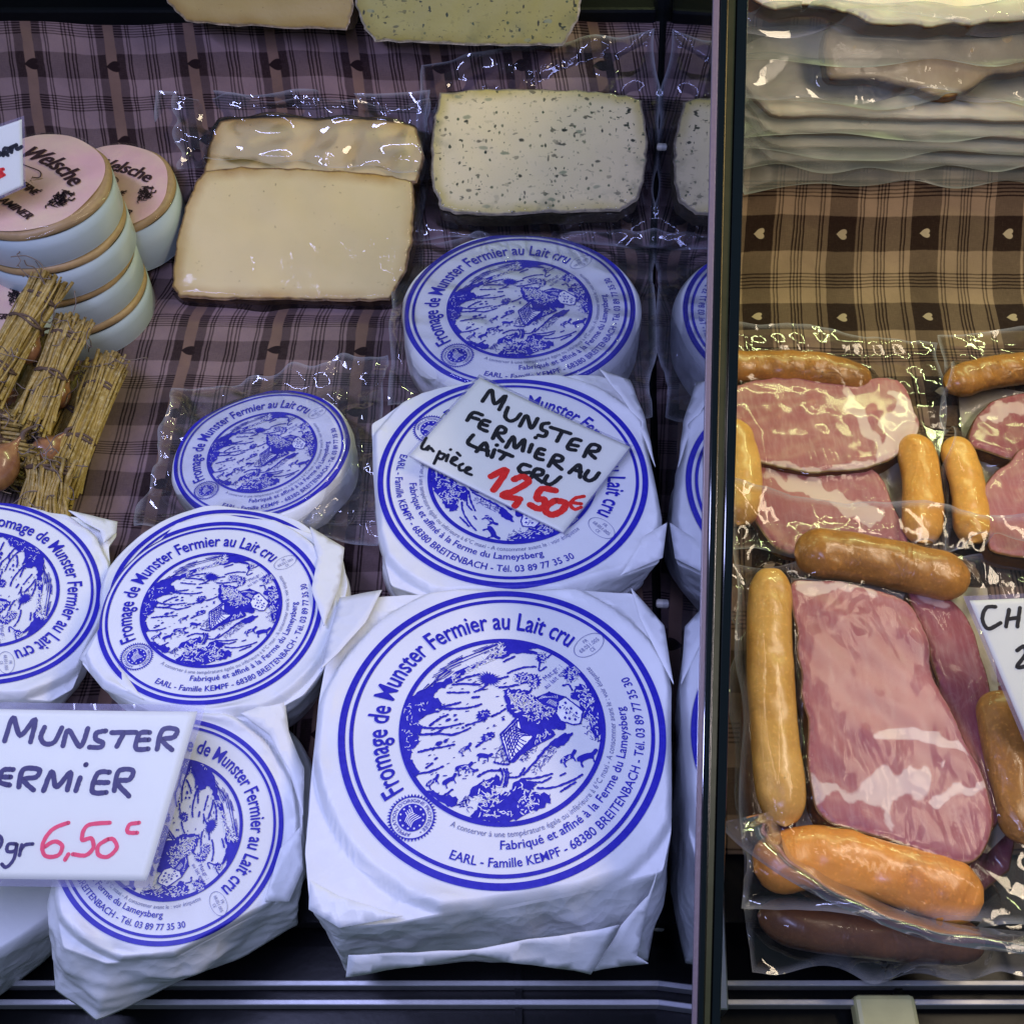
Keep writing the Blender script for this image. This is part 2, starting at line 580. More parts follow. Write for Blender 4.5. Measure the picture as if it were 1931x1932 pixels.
PAPER = m_paper()
BLUE = m_ink('blue_ink', (.016, .013, .37))
GREYINK = m_ink('grey_ink', (.16, .17, .36))
WHITEP = m_ink('bare_paper', (.78, .79, .79))
FILM = m_film('vacuum_film', haze=.045, wr=.34, scale=24, rough=.04, base=.05, sparse=(.50, .66), gain=1.15, rim=.3, tight=.3)
FILM_CLEAR = m_film('clear_tight_film', haze=.015, wr=.30, scale=26, rough=.045, base=.015, sparse=(.50, .66), gain=1.1, rim=.4, tight=.22)
FILM_SOFT = m_film('vacuum_film_soft', haze=.05, wr=.36, scale=26, rough=.05, base=.06, gain=1.1, rim=.3, tight=.45)
FILM_HAZY = m_film('cloudy_film', haze=.34, wr=.05, scale=7, rough=.30, hcol=(.42, .46, .40), gain=.32, rim=.45, base=.05)
FILM_FLAP = m_film('film_hem', haze=.22, wr=.10, scale=14, rough=.12, hcol=(.52, .52, .66), gain=.6, rim=.4)
FILM_TIGHT = m_film('skin_film', haze=.012, wr=.26, scale=26, rough=.07, dist=.003, gain=.8, sparse=(.48, .66), base=.07, rim=.36, tight=.24)
LAMI = m_film('laminate', haze=.01, wr=.05, scale=18, rough=.08, gain=.38)
LAMI_EDGE = m_film('laminate_edge', haze=.30, wr=.15, scale=30, rough=.12, hcol=(.62, .58, .85))
CARD = m_plain('sign_card', (.85, .86, .70), .45, .4, bump=.05, scale=60, var=.02)
BLACKPEN = m_ink('black_marker', (.006, .006, .010), .4)
GLAREPEN = m_ink('black_marker_under_glare', (.045, .035, .12), .4)  # black ink with the laminate's violet glare veil mixed into its colour
REDPEN = m_ink('red_marker', (.75, .018, .012), .4)
GLAREREDPEN = m_ink('red_marker_under_glare', (.85, .07, .13), .4)  # red ink, paled to pink by glare painted into the colour


# ------------------------------------------------------------------ flat artwork: letters, strokes, patches
def text2d(body, shear=0., offset=0.):
    cu = bpy.data.curves.new('glyphs', 'FONT')
    cu.body = body; cu.size = 1; cu.shear = shear; cu.offset = offset
    cu.resolution_u = 3; cu.fill_mode = 'FRONT'
    ob = bpy.data.objects.new('glyphs', cu)
    COL.objects.link(ob)
    dg = bpy.context.evaluated_depsgraph_get()
    me = bpy.data.meshes.new_from_object(ob.evaluated_get(dg))
    v = np.array([(q.co.x, q.co.y) for q in me.vertices])
    f = [tuple(p.vertices) for p in me.polygons]
    bpy.data.objects.remove(ob); bpy.data.curves.remove(cu); bpy.data.meshes.remove(me)
    return v, f


class Art:
    """2D artwork in layers, laid on any surface later"""
    def __init__(s):
        s.v, s.z, s.f, s.m, s.n = [], [], [], [], 0

    def add(s, v, f, mat, layer=0):
        v = np.asarray(v, float)
        s.v.append(v); s.z.append(np.full(len(v), float(layer)))
        s.f += [tuple(int(i) + s.n for i in q) for q in f]
        s.m += [mat] * len(f); s.n += len(v)

    def poly(s, pts, mat, layer=0):
        pts = [tuple(p) for p in pts]
        tr = geometry.tessellate_polygon([[Vector((x, y, 0)) for x, y in pts]])
        s.add(pts, tr, mat, layer)

    def ring(s, r0, r1, mat, layer=0, n=180, c=(0, 0), sx=1., sy=1., rot=0., k=1):
        t = np.arange(n) / n * 2 * math.pi
        V = []
        for i in range(k + 1):
            r = r0 + (r1 - r0) * i / k
            x, y = np.cos(t) * r * sx, np.sin(t) * r * sy
            V.append(np.stack([c[0] + x * math.cos(rot) - y * math.sin(rot), c[1] + x * math.sin(rot) + y * math.cos(rot)], 1))
        s.add(np.vstack(V), grid_faces(k + 1, n, True), mat, layer)

    def disc(s, r, mat, layer=0, c=(0, 0), n=48, k=6):
        s.ring(r * .02, r, mat, layer, n, c, k=k)

    def stroke(s, pts, w, mat, layer=0, rough=0., cap=True, seed=0, sub=6):
        p = spline(pts, sub, False) if len(pts) > 2 else np.array([np.array(pts[0]) * (1 - t) + np.array(pts[1]) * t for t in np.linspace(0, 1, 9)])
        t = np.gradient(p, axis=0)
        t /= np.linalg.norm(t, axis=1)[:, None] + 1e-12
        nn = np.stack([-t[:, 1], t[:, 0]], 1)
        r = np.random.default_rng(seed + len(s.v))
        wl = w / 2 * (1 + rough * r.uniform(-1, 1, len(p)))[:, None]
        wr = w / 2 * (1 + rough * r.uniform(-1, 1, len(p)))[:, None]
        V = np.vstack([p + nn * wl, p - nn * wr])
        n = len(p)
        F = [(i, i + 1, n + i + 1, n + i) for i in range(n - 1)]
        s.add(V, F, mat, layer)
        if cap:
            for q in (p[0], p[-1]):
                a = np.arange(10) / 10 * 2 * math.pi
                s.add(np.stack([q[0] + np.cos(a) * w / 2, q[1] + np.sin(a) * w / 2], 1), [tuple(range(10))], mat, layer)

    def arc_text(s, body, rb, a_mid, span, h, mat, layer=0, top=True, offset=0., shear=0.):
        """top: read clockwise, baseline on the inside; else read the other way, baseline outside"""
        v, f = text2d(body, shear, offset)
        x0, x1 = v[:, 0].min(), v[:, 0].max()
        x = (v[:, 0] - x0) / (x1 - x0)
        y = v[:, 1] / .72 * h                       # cap height -> h
        sp = math.radians(span)
        if top:
            an, r = math.radians(a_mid) + sp / 2 - x * sp, rb + y
        else:
            an, r = math.radians(a_mid) - sp / 2 + x * sp, rb - y
        s.add(np.stack([r * np.cos(an), r * np.sin(an)], 1), f, mat, layer)

    def text(s, body, c, width, h, mat, layer=0, rot=0., offset=0., shear=0., bend=0.):
        v, f = text2d(body, shear, offset)
        x0, x1 = v[:, 0].min(), v[:, 0].max()
        x = ((v[:, 0] - x0) / (x1 - x0) - .5) * width
        y = (v[:, 1] / .72 - .5) * h + bend * x * x
        a = math.radians(rot)
        s.add(np.stack([c[0] + x * math.cos(a) - y * math.sin(a), c[1] + x * math.sin(a) + y * math.cos(a)], 1), f, mat, layer)

    def build(s, name, mats, parent, place, step=.00007, base=.0006):
        V = np.vstack(s.v); Z = np.concatenate(s.z)
        W = place(V[:, 0], V[:, 1], base + Z * step)
        return mobj(name, W, s.f, mats, parent, smooth=False, midx=s.m)


# ------------------------------------------------------------------ the round cheese label, radius 1
def farm_label():
    A = Art()
    B, G, W = 0, 1, 2
    A.ring(.957, 1.0, B, 0, 260, k=6)
    A.ring(.908, .932, B, 0, 260, k=3)
    for k, dr in enumerate((-.0025, .0025)):
        A.arc_text('Fromage de Munster Fermier au Lait cru', .703 + dr, 90 + dr * 60, 161, .134, B, k * .5, True, .004)
    A.arc_text('A conserver à une température égale ou inférieure à 6°C maxi - A consommer avant le : voir étiquette', .692, -83, 153, .036, G, 0, False)
    A.arc_text('Fabriqué et affiné à la Ferme du Lameysberg', .765, -84, 101, .055, B, 0, False, .010)
    A.arc_text('EARL - Famille KEMPF - 68380 BREITENBACH - Tél. 03 89 77 35 30', .868, -87, 134, .056, B, 0, False, .010)
    # oval stamp
    c = (.80, .03)
    A.ring(.108, .113, G, 0, 60, c, 1, .62, math.radians(-6))
    A.text('FR', (c[0] + .005, c[1] + .037), .034, .026, G, 0, -6)
    A.text('68.051.005', c, .155, .028, G, 0, -6)
    A.text('CE', (c[0] - .005, c[1] - .037), .034, .026, G, 0, -6)
    # saw-edged seal of origin
    c = np.array((-.772, -.05))
    A.disc(.084, B, 0, c)
    A.ring(.124, .130, B, 0, 80, c)
    for k in range(44):
        a = k / 44 * 2 * math.pi; d = .06
        A.add([(c[0] + math.cos(a - d) * .129, c[1] + math.sin(a - d) * .129), (c[0] + math.cos(a + d) * .129, c[1] + math.sin(a + d) * .129),
               (c[0] + math.cos(a) * .147, c[1] + math.sin(a) * .147)], [(0, 1, 2)], B, 0)
    for k in range(12):
        a = k / 12 * 2 * math.pi
        q = c + np.array((math.cos(a), math.sin(a))) * .069
        st = [(q[0] + math.cos(t) * r_, q[1] + math.sin(t) * r_) for t, r_ in ((math.pi / 2 + j * math.pi / 5, .0085 if j % 2 == 0 else .0036) for j in range(10))]
        A.poly(st, W, 1)
    for k in range(5):
        y = -.035 + k * .012
        A.stroke([(c[0] - .045, c[1] + y - .004), (c[0] - .01, c[1] + y + .012), (c[0] + .04 - k * .004, c[1] + y + .002 * k)], .005, W, 1, 0, False)
    for k in range(4):
        A.stroke([(c[0] - .015 + k * .012, c[1] + .012), (c[0] - .005 + k * .014, c[1] + .05)], .005, W, 1, 0, False)
    v, f = text2d("APPELLATION D'ORIGINE PROTÉGÉE •", 0, .01)
    x = (v[:, 0] - v[:, 0].min()) / np.ptp(v[:, 0])
    an = math.radians(225) - x * math.radians(330)
    r = .094 + v[:, 1] / .72 * .021
    A.add(np.stack([c[0] + r * np.cos(an), c[1] + r * np.sin(an)], 1), f, B, 0)

    # ---- the engraved picture of the farm
    ro = math.radians(-44)
    R0 = .63
    rr = random.Random(3)

    def U(p):
        x, y = (p[0] - 915) / 855 * R0, (905 - p[1]) / 778 * R0
        q = math.hypot(x, y)
        if q > R0 * .985: x, y = x * R0 * .985 / q, y * R0 * .985 / q
        return (x * math.cos(ro) - y * math.sin(ro), x * math.sin(ro) + y * math.cos(ro))

    k1 = R0 / 855
    A.ring(.602, .632, B, 0, 160)

    def blob(pts, mat=B, layer=0, j=10, n=6, closed=True):
        q = spline(pts, n, True)
        q = [(x + rr.uniform(-j, j), y + rr.uniform(-j, j)) for x, y in q]
        A.poly([U(p) for p in q], mat, layer)

    def line(pts, w=10, mat=B, layer=0, j=3):
        q = [(x + rr.uniform(-j, j), y + rr.uniform(-j, j)) for x, y in pts]
        A.stroke([U(p) for p in q], w * 1.45 * k1, mat, layer, .45, True, rr.randint(0, 999), 7)

    def flecks(poly, n, s, mat, layer):
        n, s = int(n * 1.5), s * .72
        P_ = np.array(poly, float)
        x0, y0 = P_.min(0); x1, y1 = P_.max(0)
        c = 0
        while c < n:
            x, y = rr.uniform(x0, x1), rr.uniform(y0, y1)
            if not inside(np.array([x]), np.array([y]), P_)[0]: continue
            c += 1
            a, l = rr.uniform(0, 6.28), rr.uniform(.4, 1.3) * s
            b = a + rr.uniform(-1.2, 1.2)
            line([(x, y), (x + math.cos(a) * l, y + math.sin(a) * l), (x + math.cos(a) * l + math.cos(b) * l * .7, y + math.sin(a) * l + math.sin(b) * l * .7)], rr.uniform(.3, .55) * s * .55, mat, layer, 0)

    def shrub(x, y, rx, ry, hair=1.35, n=34, tilt=0.):
        q = []
        for k in range(n):
            a = k / n * 6.283
            m = rr.uniform(.8, 1) if k % 2 == 0 else hair * rr.uniform(.85, 1.1)
            u, w = math.cos(a) * rx * m, math.sin(a) * ry * m
            q.append((x + u * math.cos(tilt) - w * math.sin(tilt), y + u * math.sin(tilt) + w * math.cos(tilt)))
        A.poly([U(p) for p in q], B, 0)

    def hatch(p0, p1, q0, q1, n, w=7):
        w = w * .55
        for k in range(n):
            t = (k + .5) / n
            a = (p0[0] + (q0[0] - p0[0]) * t, p0[1] + (q0[1] - p0[1]) * t)
            b = (p1[0] + (q1[0] - p1[0]) * t, p1[1] + (q1[1] - p1[1]) * t)
            m = [(a[0] + (b[0] - a[0]) * s_ + rr.uniform(-8, 8), a[1] + (b[1] - a[1]) * s_ + rr.uniform(-8, 8)) for s_ in (0, .33, .66, 1)]
            if rr.random() < .5: line(m, w)
            else: line(m[:2] + [m[1]], w); line([m[2], m[2], m[3]], w)

    # woods along the left edge
    blob([(150, 640), (290, 620), (390, 690), (375, 750), (270, 790), (210, 850), (260, 900), (215, 960), (240, 1010), (175, 1090), (190, 1190), (250, 1260), (200, 1300), (100, 1200), (60, 1000), (70, 800)], j=14)
    flecks([(90, 700), (330, 690), (220, 840), (220, 1000), (150, 1150), (90, 1000)], 26, 20, W, 1)
    # far ridge, hatched
    blob([(180, 620), (290, 560), (460, 470), (640, 370), (800, 300), (920, 190), (1050, 150), (1240, 180), (1080, 245), (960, 285), (800, 335), (620, 430), (520, 500), (380, 590), (300, 650)], j=12)
    flecks([(470, 470), (700, 340), (880, 260), (900, 290), (640, 420), (480, 520)], 40, 26, W, 1)
    flecks([(790, 320), (830, 220), (930, 170), (920, 280)], 14, 40, W, 1)
    hatch((300, 480), (1020, 150), (470, 330), (760, 190), 9, 8)
    hatch((200, 610), (420, 400), (290, 560), (500, 420), 8, 8)
    hatch((830, 320), (1040, 150), (740, 330), (930, 160), 6, 8)
    line([(1080, 245), (1180, 240), (1260, 300)], 14); line([(1150, 220), (1250, 185)], 12)
    # bushes, hedges, field lines
    shrub(800, 490, 75, 45, 1.5, 44, .15); line([(790, 540), (740, 575), (680, 605)], 12); line([(890, 490), (960, 465)], 14)
    for l in ([(490, 540), (580, 535), (720, 540)], [(520, 520), (600, 480), (720, 450)], [(930, 335), (980, 310), (1020, 290)], [(450, 610), (540, 612), (630, 610)],
              [(390, 745), (520, 742), (640, 735)], [(650, 735), (700, 720), (740, 712)], [(400, 730), (480, 715), (560, 690)], [(660, 655), (715, 645)],
              [(220, 830), (320, 775), (380, 770)], [(310, 885), (380, 840), (460, 800)], [(240, 900), (400, 905), (570, 875)], [(230, 960), (380, 955), (520, 962), (650, 908)],
              [(610, 890), (700, 865), (770, 840)], [(830, 810), (890, 780), (940, 750)], [(330, 968), (410, 930)], [(230, 1105), (330, 1080), (430, 1065), (520, 1042)],
              [(200, 1285), (330, 1262), (435, 1218)], [(700, 1060), (770, 1015), (850, 975)], [(960, 440), (1080, 395), (1200, 380)], [(890, 565), (960, 560), (1050, 540), (1130, 510)],
              [(1100, 250), (1200, 260), (1240, 330)], [(370, 1160), (385, 1155)], [(300, 1230), (350, 1195)]):
        line(l, 13, j=4)
    for x, y, a, b in ((760, 800, 60, 40), (465, 840, 24, 12), (530, 840, 18, 9), (395, 1035, 30, 17), (450, 1015, 18, 14), (590, 905, 12, 10), (925, 838, 12, 12), (800, 980, 58, 30), (520, 805, 14, 8)):
        shrub(x, y, a, b, 1.25, 22, -.4)
    for x, y in ((770, 800), (810, 985)): flecks([(x - 40, y - 20), (x + 40, y - 25), (x + 35, y + 20), (x - 35, y + 20)], 5, 16, W, 1)
    # cows grazing
    def cow(x, y, s, t, solid=True):
        def K(px, py): return (x + (px * math.cos(t) - py * math.sin(t)) * s, y + (px * math.sin(t) + py * math.cos(t)) * s)
        blob([K(*p) for p in ((-50, -18), (0, -26), (42, -20), (66, -36), (84, -22), (66, -4), (46, 8), (44, 42), (34, 42), (30, 14), (-28, 16), (-32, 44), (-44, 44), (-44, 10), (-58, 6))], j=2, n=3)
        if not solid: flecks([K(-40, -14), K(30, -14), K(30, 8), K(-40, 8)], 6, 16 * s, W, 1)
    cow(610, 1085, .9, -.5, False); cow(765, 1140, .95, .1); cow(600, 1235, 1.1, -.2, False); cow(355, 1345, .95, -.6, False); cow(490, 1335, 1.0, -.5)
    cow(660, 1250, .8, .3, False); cow(1450, 1165, 1.15, -.5, False); cow(1600, 1160, 1.35, -.3); cow(780, 1360, 1.0, -.3, False)
    # trees at the upper right
    for x, y, a, b, n_ in ((1250, 300, 40, 45, 6), (1090, 480, 75, 45, 14), (1190, 510, 50, 60, 10), (1500, 450, 60, 60, 14), (1560, 400, 50, 30, 8)):
        shrub(x, y, a, b, 1.3, 28); flecks([(x - a, y - b), (x + a, y - b), (x + a, y + b), (x - a, y + b)], n_ + 6, 24, W, 1)
    line([(1300, 300), (1350, 265)], 10); line([(1240, 340), (1230, 420), (1290, 380)], 10); line([(1430, 550), (1480, 540), (1510, 590)], 12); line([(1150, 600), (1170, 560)], 14)
    # woods at the right edge
    blob([(1540, 560), (1620, 540), (1690, 650), (1730, 780), (1745, 900), (1700, 1010), (1640, 900), (1590, 800), (1560, 700), (1500, 640)], j=14)
    flecks([(1540, 570), (1640, 560), (1720, 760), (1700, 960), (1620, 860), (1560, 700)], 46, 26, W, 1)
    flecks([(1590, 900), (1720, 900), (1700, 1050), (1600, 960)], 16, 24, B, 2)
    # trees behind the farmhouse
    blob([(940, 590), (1050, 580), (1150, 610), (1230, 660), (1330, 640), (1420, 700), (1420, 880), (1320, 930), (1170, 985), (1080, 960), (1050, 850), (980, 790), (950, 700)], j=14)
    flecks([(950, 600), (1150, 630), (1150, 760), (1010, 780)], 60, 30, W, 1)
    flecks([(1150, 660), (1360, 680), (1390, 780), (1230, 860), (1100, 830)], 70, 26, W, 1)
    # the farmhouse
    A.poly([U(p) for p in ((1200, 665), (1310, 612), (1440, 655), (1395, 690), (1375, 770), (1330, 740), (1260, 720))], B, 2)
    for k in range(9):
        line([(1225 + 19 * k, 668 - 4 * k), (1260 + 15 * k, 640 + 3 * k)], 3.2, W, 4, 1)
        line([(1290 + 11 * k, 700 + 5 * k), (1320 + 9 * k, 672 + 4 * k)], 3, W, 4, 1)
    A.poly([U(p) for p in ((1388, 694), (1448, 660), (1592, 772), (1566, 878), (1512, 888), (1412, 858), (1368, 782))], W, 2)
    for l in ([(1190, 664), (1310, 610)], [(1310, 610), (1452, 656)], [(1452, 656), (1596, 776)], [(1592, 775), (1566, 880)], [(1566, 880), (1512, 890)], [(1512, 890), (1412, 860)], [(1388, 694), (1366, 782)]): line(l, 9, B, 5, 1)
    for x, y in ((1400, 742), (1447, 704), (1452, 790), (1492, 752), (1536, 792), (1476, 838), (1524, 846), (1440, 830)):
        A.poly([U(p) for p in ((x - 13, y - 4), (x + 2, y - 15), (x + 14, y + 3), (x - 1, y + 14))], B, 5)
    for k in range(10): line([(1420 + 14 * k, 730 + 12 * k + rr.uniform(-20, 20)), (1428 + 14 * k, 724 + 12 * k)], 5, B, 5, 3)
    blob([(1380, 850), (1430, 850), (1440, 920), (1370, 925)], j=3)
    # the barn with its tiled roof
    A.poly([U(p) for p in ((1045, 825), (905, 970), (975, 1190), (1170, 985), (1075, 945))], W, 2)
    for l in ([(1045, 825), (905, 970)], [(905, 970), (930, 1060), (978, 1190)], [(978, 1190), (1080, 1090), (1175, 985)], [(1045, 850), (930, 970)]): line(l, 12, B, 3)
    for k in range(7):
        t = k / 7
        line([(920 + 12 * k, 985 + 26 * k), (1000 + 10 * k, 900 + 16 * k), (1075 + 12 * k, 930 + 8 * k)], 7, B, 3)
        line([(930 + t * 130, 955 - t * 110), (960 + t * 105, 1080 - t * 110), (985 + t * 150, 1165 - t * 160)], 7, B, 3)
    blob([(1000, 1170), (1170, 985), (1300, 920), (1350, 950), (1340, 985), (1215, 1050), (1090, 1120), (1020, 1190)], j=5)
    flecks([(1180, 1000), (1290, 940), (1310, 980), (1210, 1030)], 10, 24, W, 1)
    flecks([(1050, 1150), (1180, 1060), (1200, 1100), (1080, 1210)], 16, 24, B, 0)
    line([(1090, 1285), (1220, 1150), (1320, 1040), (1440, 960)], 14); line([(980, 1310), (1050, 1300), (1100, 1240)], 14)
    blob([(1320, 1055), (1400, 990), (1500, 950), (1450, 1030), (1400, 1060)], j=6)
    flecks([(1090, 1260), (1300, 1060), (1440, 1010), (1300, 1180), (1180, 1290)], 42, 22, B, 0)
    flecks([(880, 1060), (950, 1080), (960, 1190), (840, 1160)], 26, 24, B, 0)
    line([(850, 1190), (900, 1200), (970, 1205)], 12)
    for k in range(90):
        x, y = rr.uniform(230, 1000), rr.uniform(480, 1330)
        if (x - 915) ** 2 / 855 ** 2 + (y - 905) ** 2 / 778 ** 2 < .8: line([(x, y), (x + rr.uniform(8, 26), y - rr.uniform(0, 9))], rr.uniform(3.5, 7), B, 0, 1)
    # path and foreground
    for o_ in (0, 26, 50): line([(905 + o_, 1240), (920 + o_, 1300), (900 + o_, 1380)], 11)
    line([(720, 1300), (800, 1260), (900, 1250)], 13)
    blob([(650, 1440), (760, 1340), (880, 1290), (900, 1340), (870, 1420), (960, 1420), (1080, 1320), (1190, 1360), (1150, 1420), (1280, 1440), (1300, 1500), (1200, 1560), (1000, 1640), (800, 1640), (680, 1600), (760, 1480)], j=16)
    flecks([(700, 1420), (860, 1320), (900, 1440), (1100, 1380), (1250, 1460), (1150, 1560), (900, 1620), (720, 1580)], 95, 30, W, 1)
    blob([(430, 1440), (520, 1450), (570, 1490), (520, 1540), (400, 1480), (320, 1410), (400, 1420)], j=10)
    flecks([(520, 1520), (640, 1440), (700, 1420), (640, 1560)], 16, 28, B, 0)
    for l in ([(1090, 1320), (1200, 1310), (1320, 1280)], [(1130, 1345), (1230, 1350), (1310, 1310)], [(1200, 1395), (1320, 1390), (1480, 1340), (1560, 1290)], [(1390, 1420), (1450, 1380), (1510, 1350)], [(1390, 1300), (1430, 1280)], [(460, 1450), (520, 1400)]):
        line(l, 12, j=4)
    # small caption in the picture
    A.text('Mat.gr. :', U((1340, 430)), .145, .035, B, 2, 0)
    A.text('au lait entier', U((1385, 470)), .225, .033, B, 2, 0)
    return A


LABEL = farm_label()


# ------------------------------------------------------------------ builders
def disc_frame(px, wpx, aspect, tilt, rot, R):
    """place a disc of radius R so that its outline reads as this ellipse; returns its frame"""
    t = math.radians(tilt)
    a, b = wpx / 2, wpx / 2 * aspect
    want = np.array([px[0], px[1], math.hypot(a * math.sin(t), b * math.cos(t)), math.hypot(a * math.cos(t), b * math.sin(t))])
    cx, cy, w_, asp = px[0], px[1], wpx, aspect
    th = np.arange(120) / 120 * 6.28318
    for _ in range(8):
        o = at_d(cx, cy, R * FPX / (w_ / 2))
        v = unit(CAM - o)
        e = RGT * math.cos(t) + UPV * math.sin(t)
        e = unit(e - v * np.dot(e, v))
        ph = math.acos(min(1, asp))
        fr = Frame(o, v * math.cos(ph) + e * math.sin(ph), rot)
        q = fr.w(np.cos(th) * R, np.sin(th) * R, 0.) - CAM
        z = q @ FWD
        X, Y = CX + FPX * (q @ RGT) / z, CX - FPX * (q @ UPV) / z
        got = np.array([(X.max() + X.min()) / 2, (Y.max() + Y.min()) / 2, np.ptp(X) / 2, np.ptp(Y) / 2])
        cx += want[0] - got[0]; cy += want[1] - got[1]
        w_ *= want[2] / got[2]
        asp = min(.995, asp * (want[3] / got[3]) / (want[2] / got[2]))
    return fr


def munster(label, px, wpx, aspect, tilt, rot, R, outline=None, h=.04, seed=1, printed=True, plump=1.07, crease=1., bottom=None, group='Munster cheeses wrapped in printed white paper'):
    fr = disc_frame(px, wpx, aspect, tilt, rot, R)
    NT_ = 360
    th = np.arange(NT_) / NT_ * 2 * math.pi
    if outline:
        q = fr.ls(outline)
        q = np.array([q[i] * (1 - t) + q[(i + 1) % len(q)] * t for i in range(len(q)) for t in np.arange(24) / 24])
        a, r = np.arctan2(q[:, 1], q[:, 0]) % (2 * math.pi), np.hypot(q[:, 0], q[:, 1])
        k = np.argsort(a)
        rw = np.interp(th, a[k], r[k], period=2 * math.pi)
        ker = np.array([0, 1, 3, 1, 0.]) / 5
        rw = np.convolve(np.concatenate([rw[-2:], rw, rw[:2]]), ker, 'valid')
        rw = np.maximum(rw, R * 1.006)
    else:
        rw = R * (plump + .018 * np.sin(th * 3 + seed) + .012 * np.sin(th * 7 + seed * 2) + .010 * np.abs(np.sin(th * 4 + seed * 3)))

    def surf(x, y):
        r = np.hypot(x, y); a = np.arctan2(y, x) % (2 * math.pi)
        w_ = np.interp(a, th, rw, period=2 * math.pi)
        rim = np.minimum(w_, R * 1.16)
        t = np.clip((r / rim - .95) / .05, 0, 1)
        z = -.006 * t ** 2
        z = z + .0009 * wob(x, y, R * 1.3, seed) * smooth01(r / R)
        fz = folds(np.stack([x, y, 0 * x], -1), seed + 3, 7, .035)
        z = z + .0042 * crease * fz * smooth01((r / R - 1.005) / .07)
        return z

    rb = np.minimum(rw, R * (1.06 + .03 * np.sin(th * 5 + seed)))
    if bottom:
        q = fr.ls(bottom, -h)
        q = np.array([q[i] * (1 - t) + q[(i + 1) % len(q)] * t for i in range(len(q)) for t in np.arange(24) / 24])
        a, r = np.arctan2(q[:, 1], q[:, 0]) % (2 * math.pi), np.hypot(q[:, 0], q[:, 1])
        k = np.argsort(a)
        rb = np.interp(th, a[k], r[k], period=2 * math.pi)
    root = thing('munster_cheese', label, 'cheese', fr.o - fr.n * h, group)
    # paper: top, side, underside
    fr_ = np.concatenate([np.linspace(.004, .9, 40), np.linspace(.905, 1, 22)])
    V = []
    for f_ in fr_:
        x, y = np.cos(th) * rw * f_, np.sin(th) * rw * f_
        V.append(fr.w(x, y, surf(x, y)))
    NS = 26
    xe, ye = np.cos(th) * rw, np.sin(th) * rw
    ze = surf(xe, ye)
    for k in range(1, NS + 1):
        u = k / NS
        rs = rw * (1 - u) + rb * u
        rs = rs * (1 + .012 * math.sin(u * math.pi))
        x, y = np.cos(th) * rs, np.sin(th) * rs
        z = ze - (h + ze) * u
        p3 = np.stack([x, y, z * 1.3], -1)
        am = math.sin(min(u * 1.25, 1) * math.pi * .62) * (1 - .75 * u * u)
        cr = folds(p3, seed + 9, 6, .042) * .0075 * crease * am + folds(p3, seed + 19, 7, .016) * .0016 * crease * am
        V.append(fr.w(np.cos(th) * (rs + cr), np.sin(th) * (rs + cr), z + cr * .5))
    n = len(V)
    F = [tuple(f) for f in grid_faces(n, NT_, True)]
    F.append(tuple(range(NT_))); F.append(tuple(range((n - 1) * NT_, n * NT_))[::-1])
    rel = np.concatenate([np.repeat(fr_[:, None], NT_, 1) * rw[None] / R, np.full((NS, NT_), 1.3)])
    mobj('paper_wrapper', np.vstack(V), F, PAPER, root, attr={'crumple': (.07 + .93 * smooth01((rel.ravel() - 1.0) / .12)) * min(crease, 1)})
    if printed:
        LABEL.build('printed_label', [BLUE, GREYINK, WHITEP], root, lambda x, y, z: fr.w(x * R, y * R, surf(x * R, y * R) + z))
    print('MUNSTER', label[:34], np.round(fr.o, 3), 'n', np.round(fr.n, 2))
    return root, fr, surf


def paper_flap(root, pts, o, n, seed, name='paper_fold', thick=.0006, mat=None, amp=.0028):
    fr = Frame(o, n)
    q = fr.ls(pts)
    q = np.array([q[i] * (1 - t) + q[(i + 1) % len(q)] * t for i in range(len(q)) for t in np.arange(14) / 14])
    v, f = cdt_fill(q, .004)
    z = folds(np.stack([v[:, 0], v[:, 1], 0 * v[:, 0]], -1), seed, 8, .03) * amp
    ob = mobj(name, fr.w(v[:, 0], v[:, 1], z), f, mat or PAPER, root, attr={'crumple': np.full(len(v), .6)})
    m = ob.modifiers.new('thickness', 'SOLIDIFY'); m.thickness = thick
    return ob


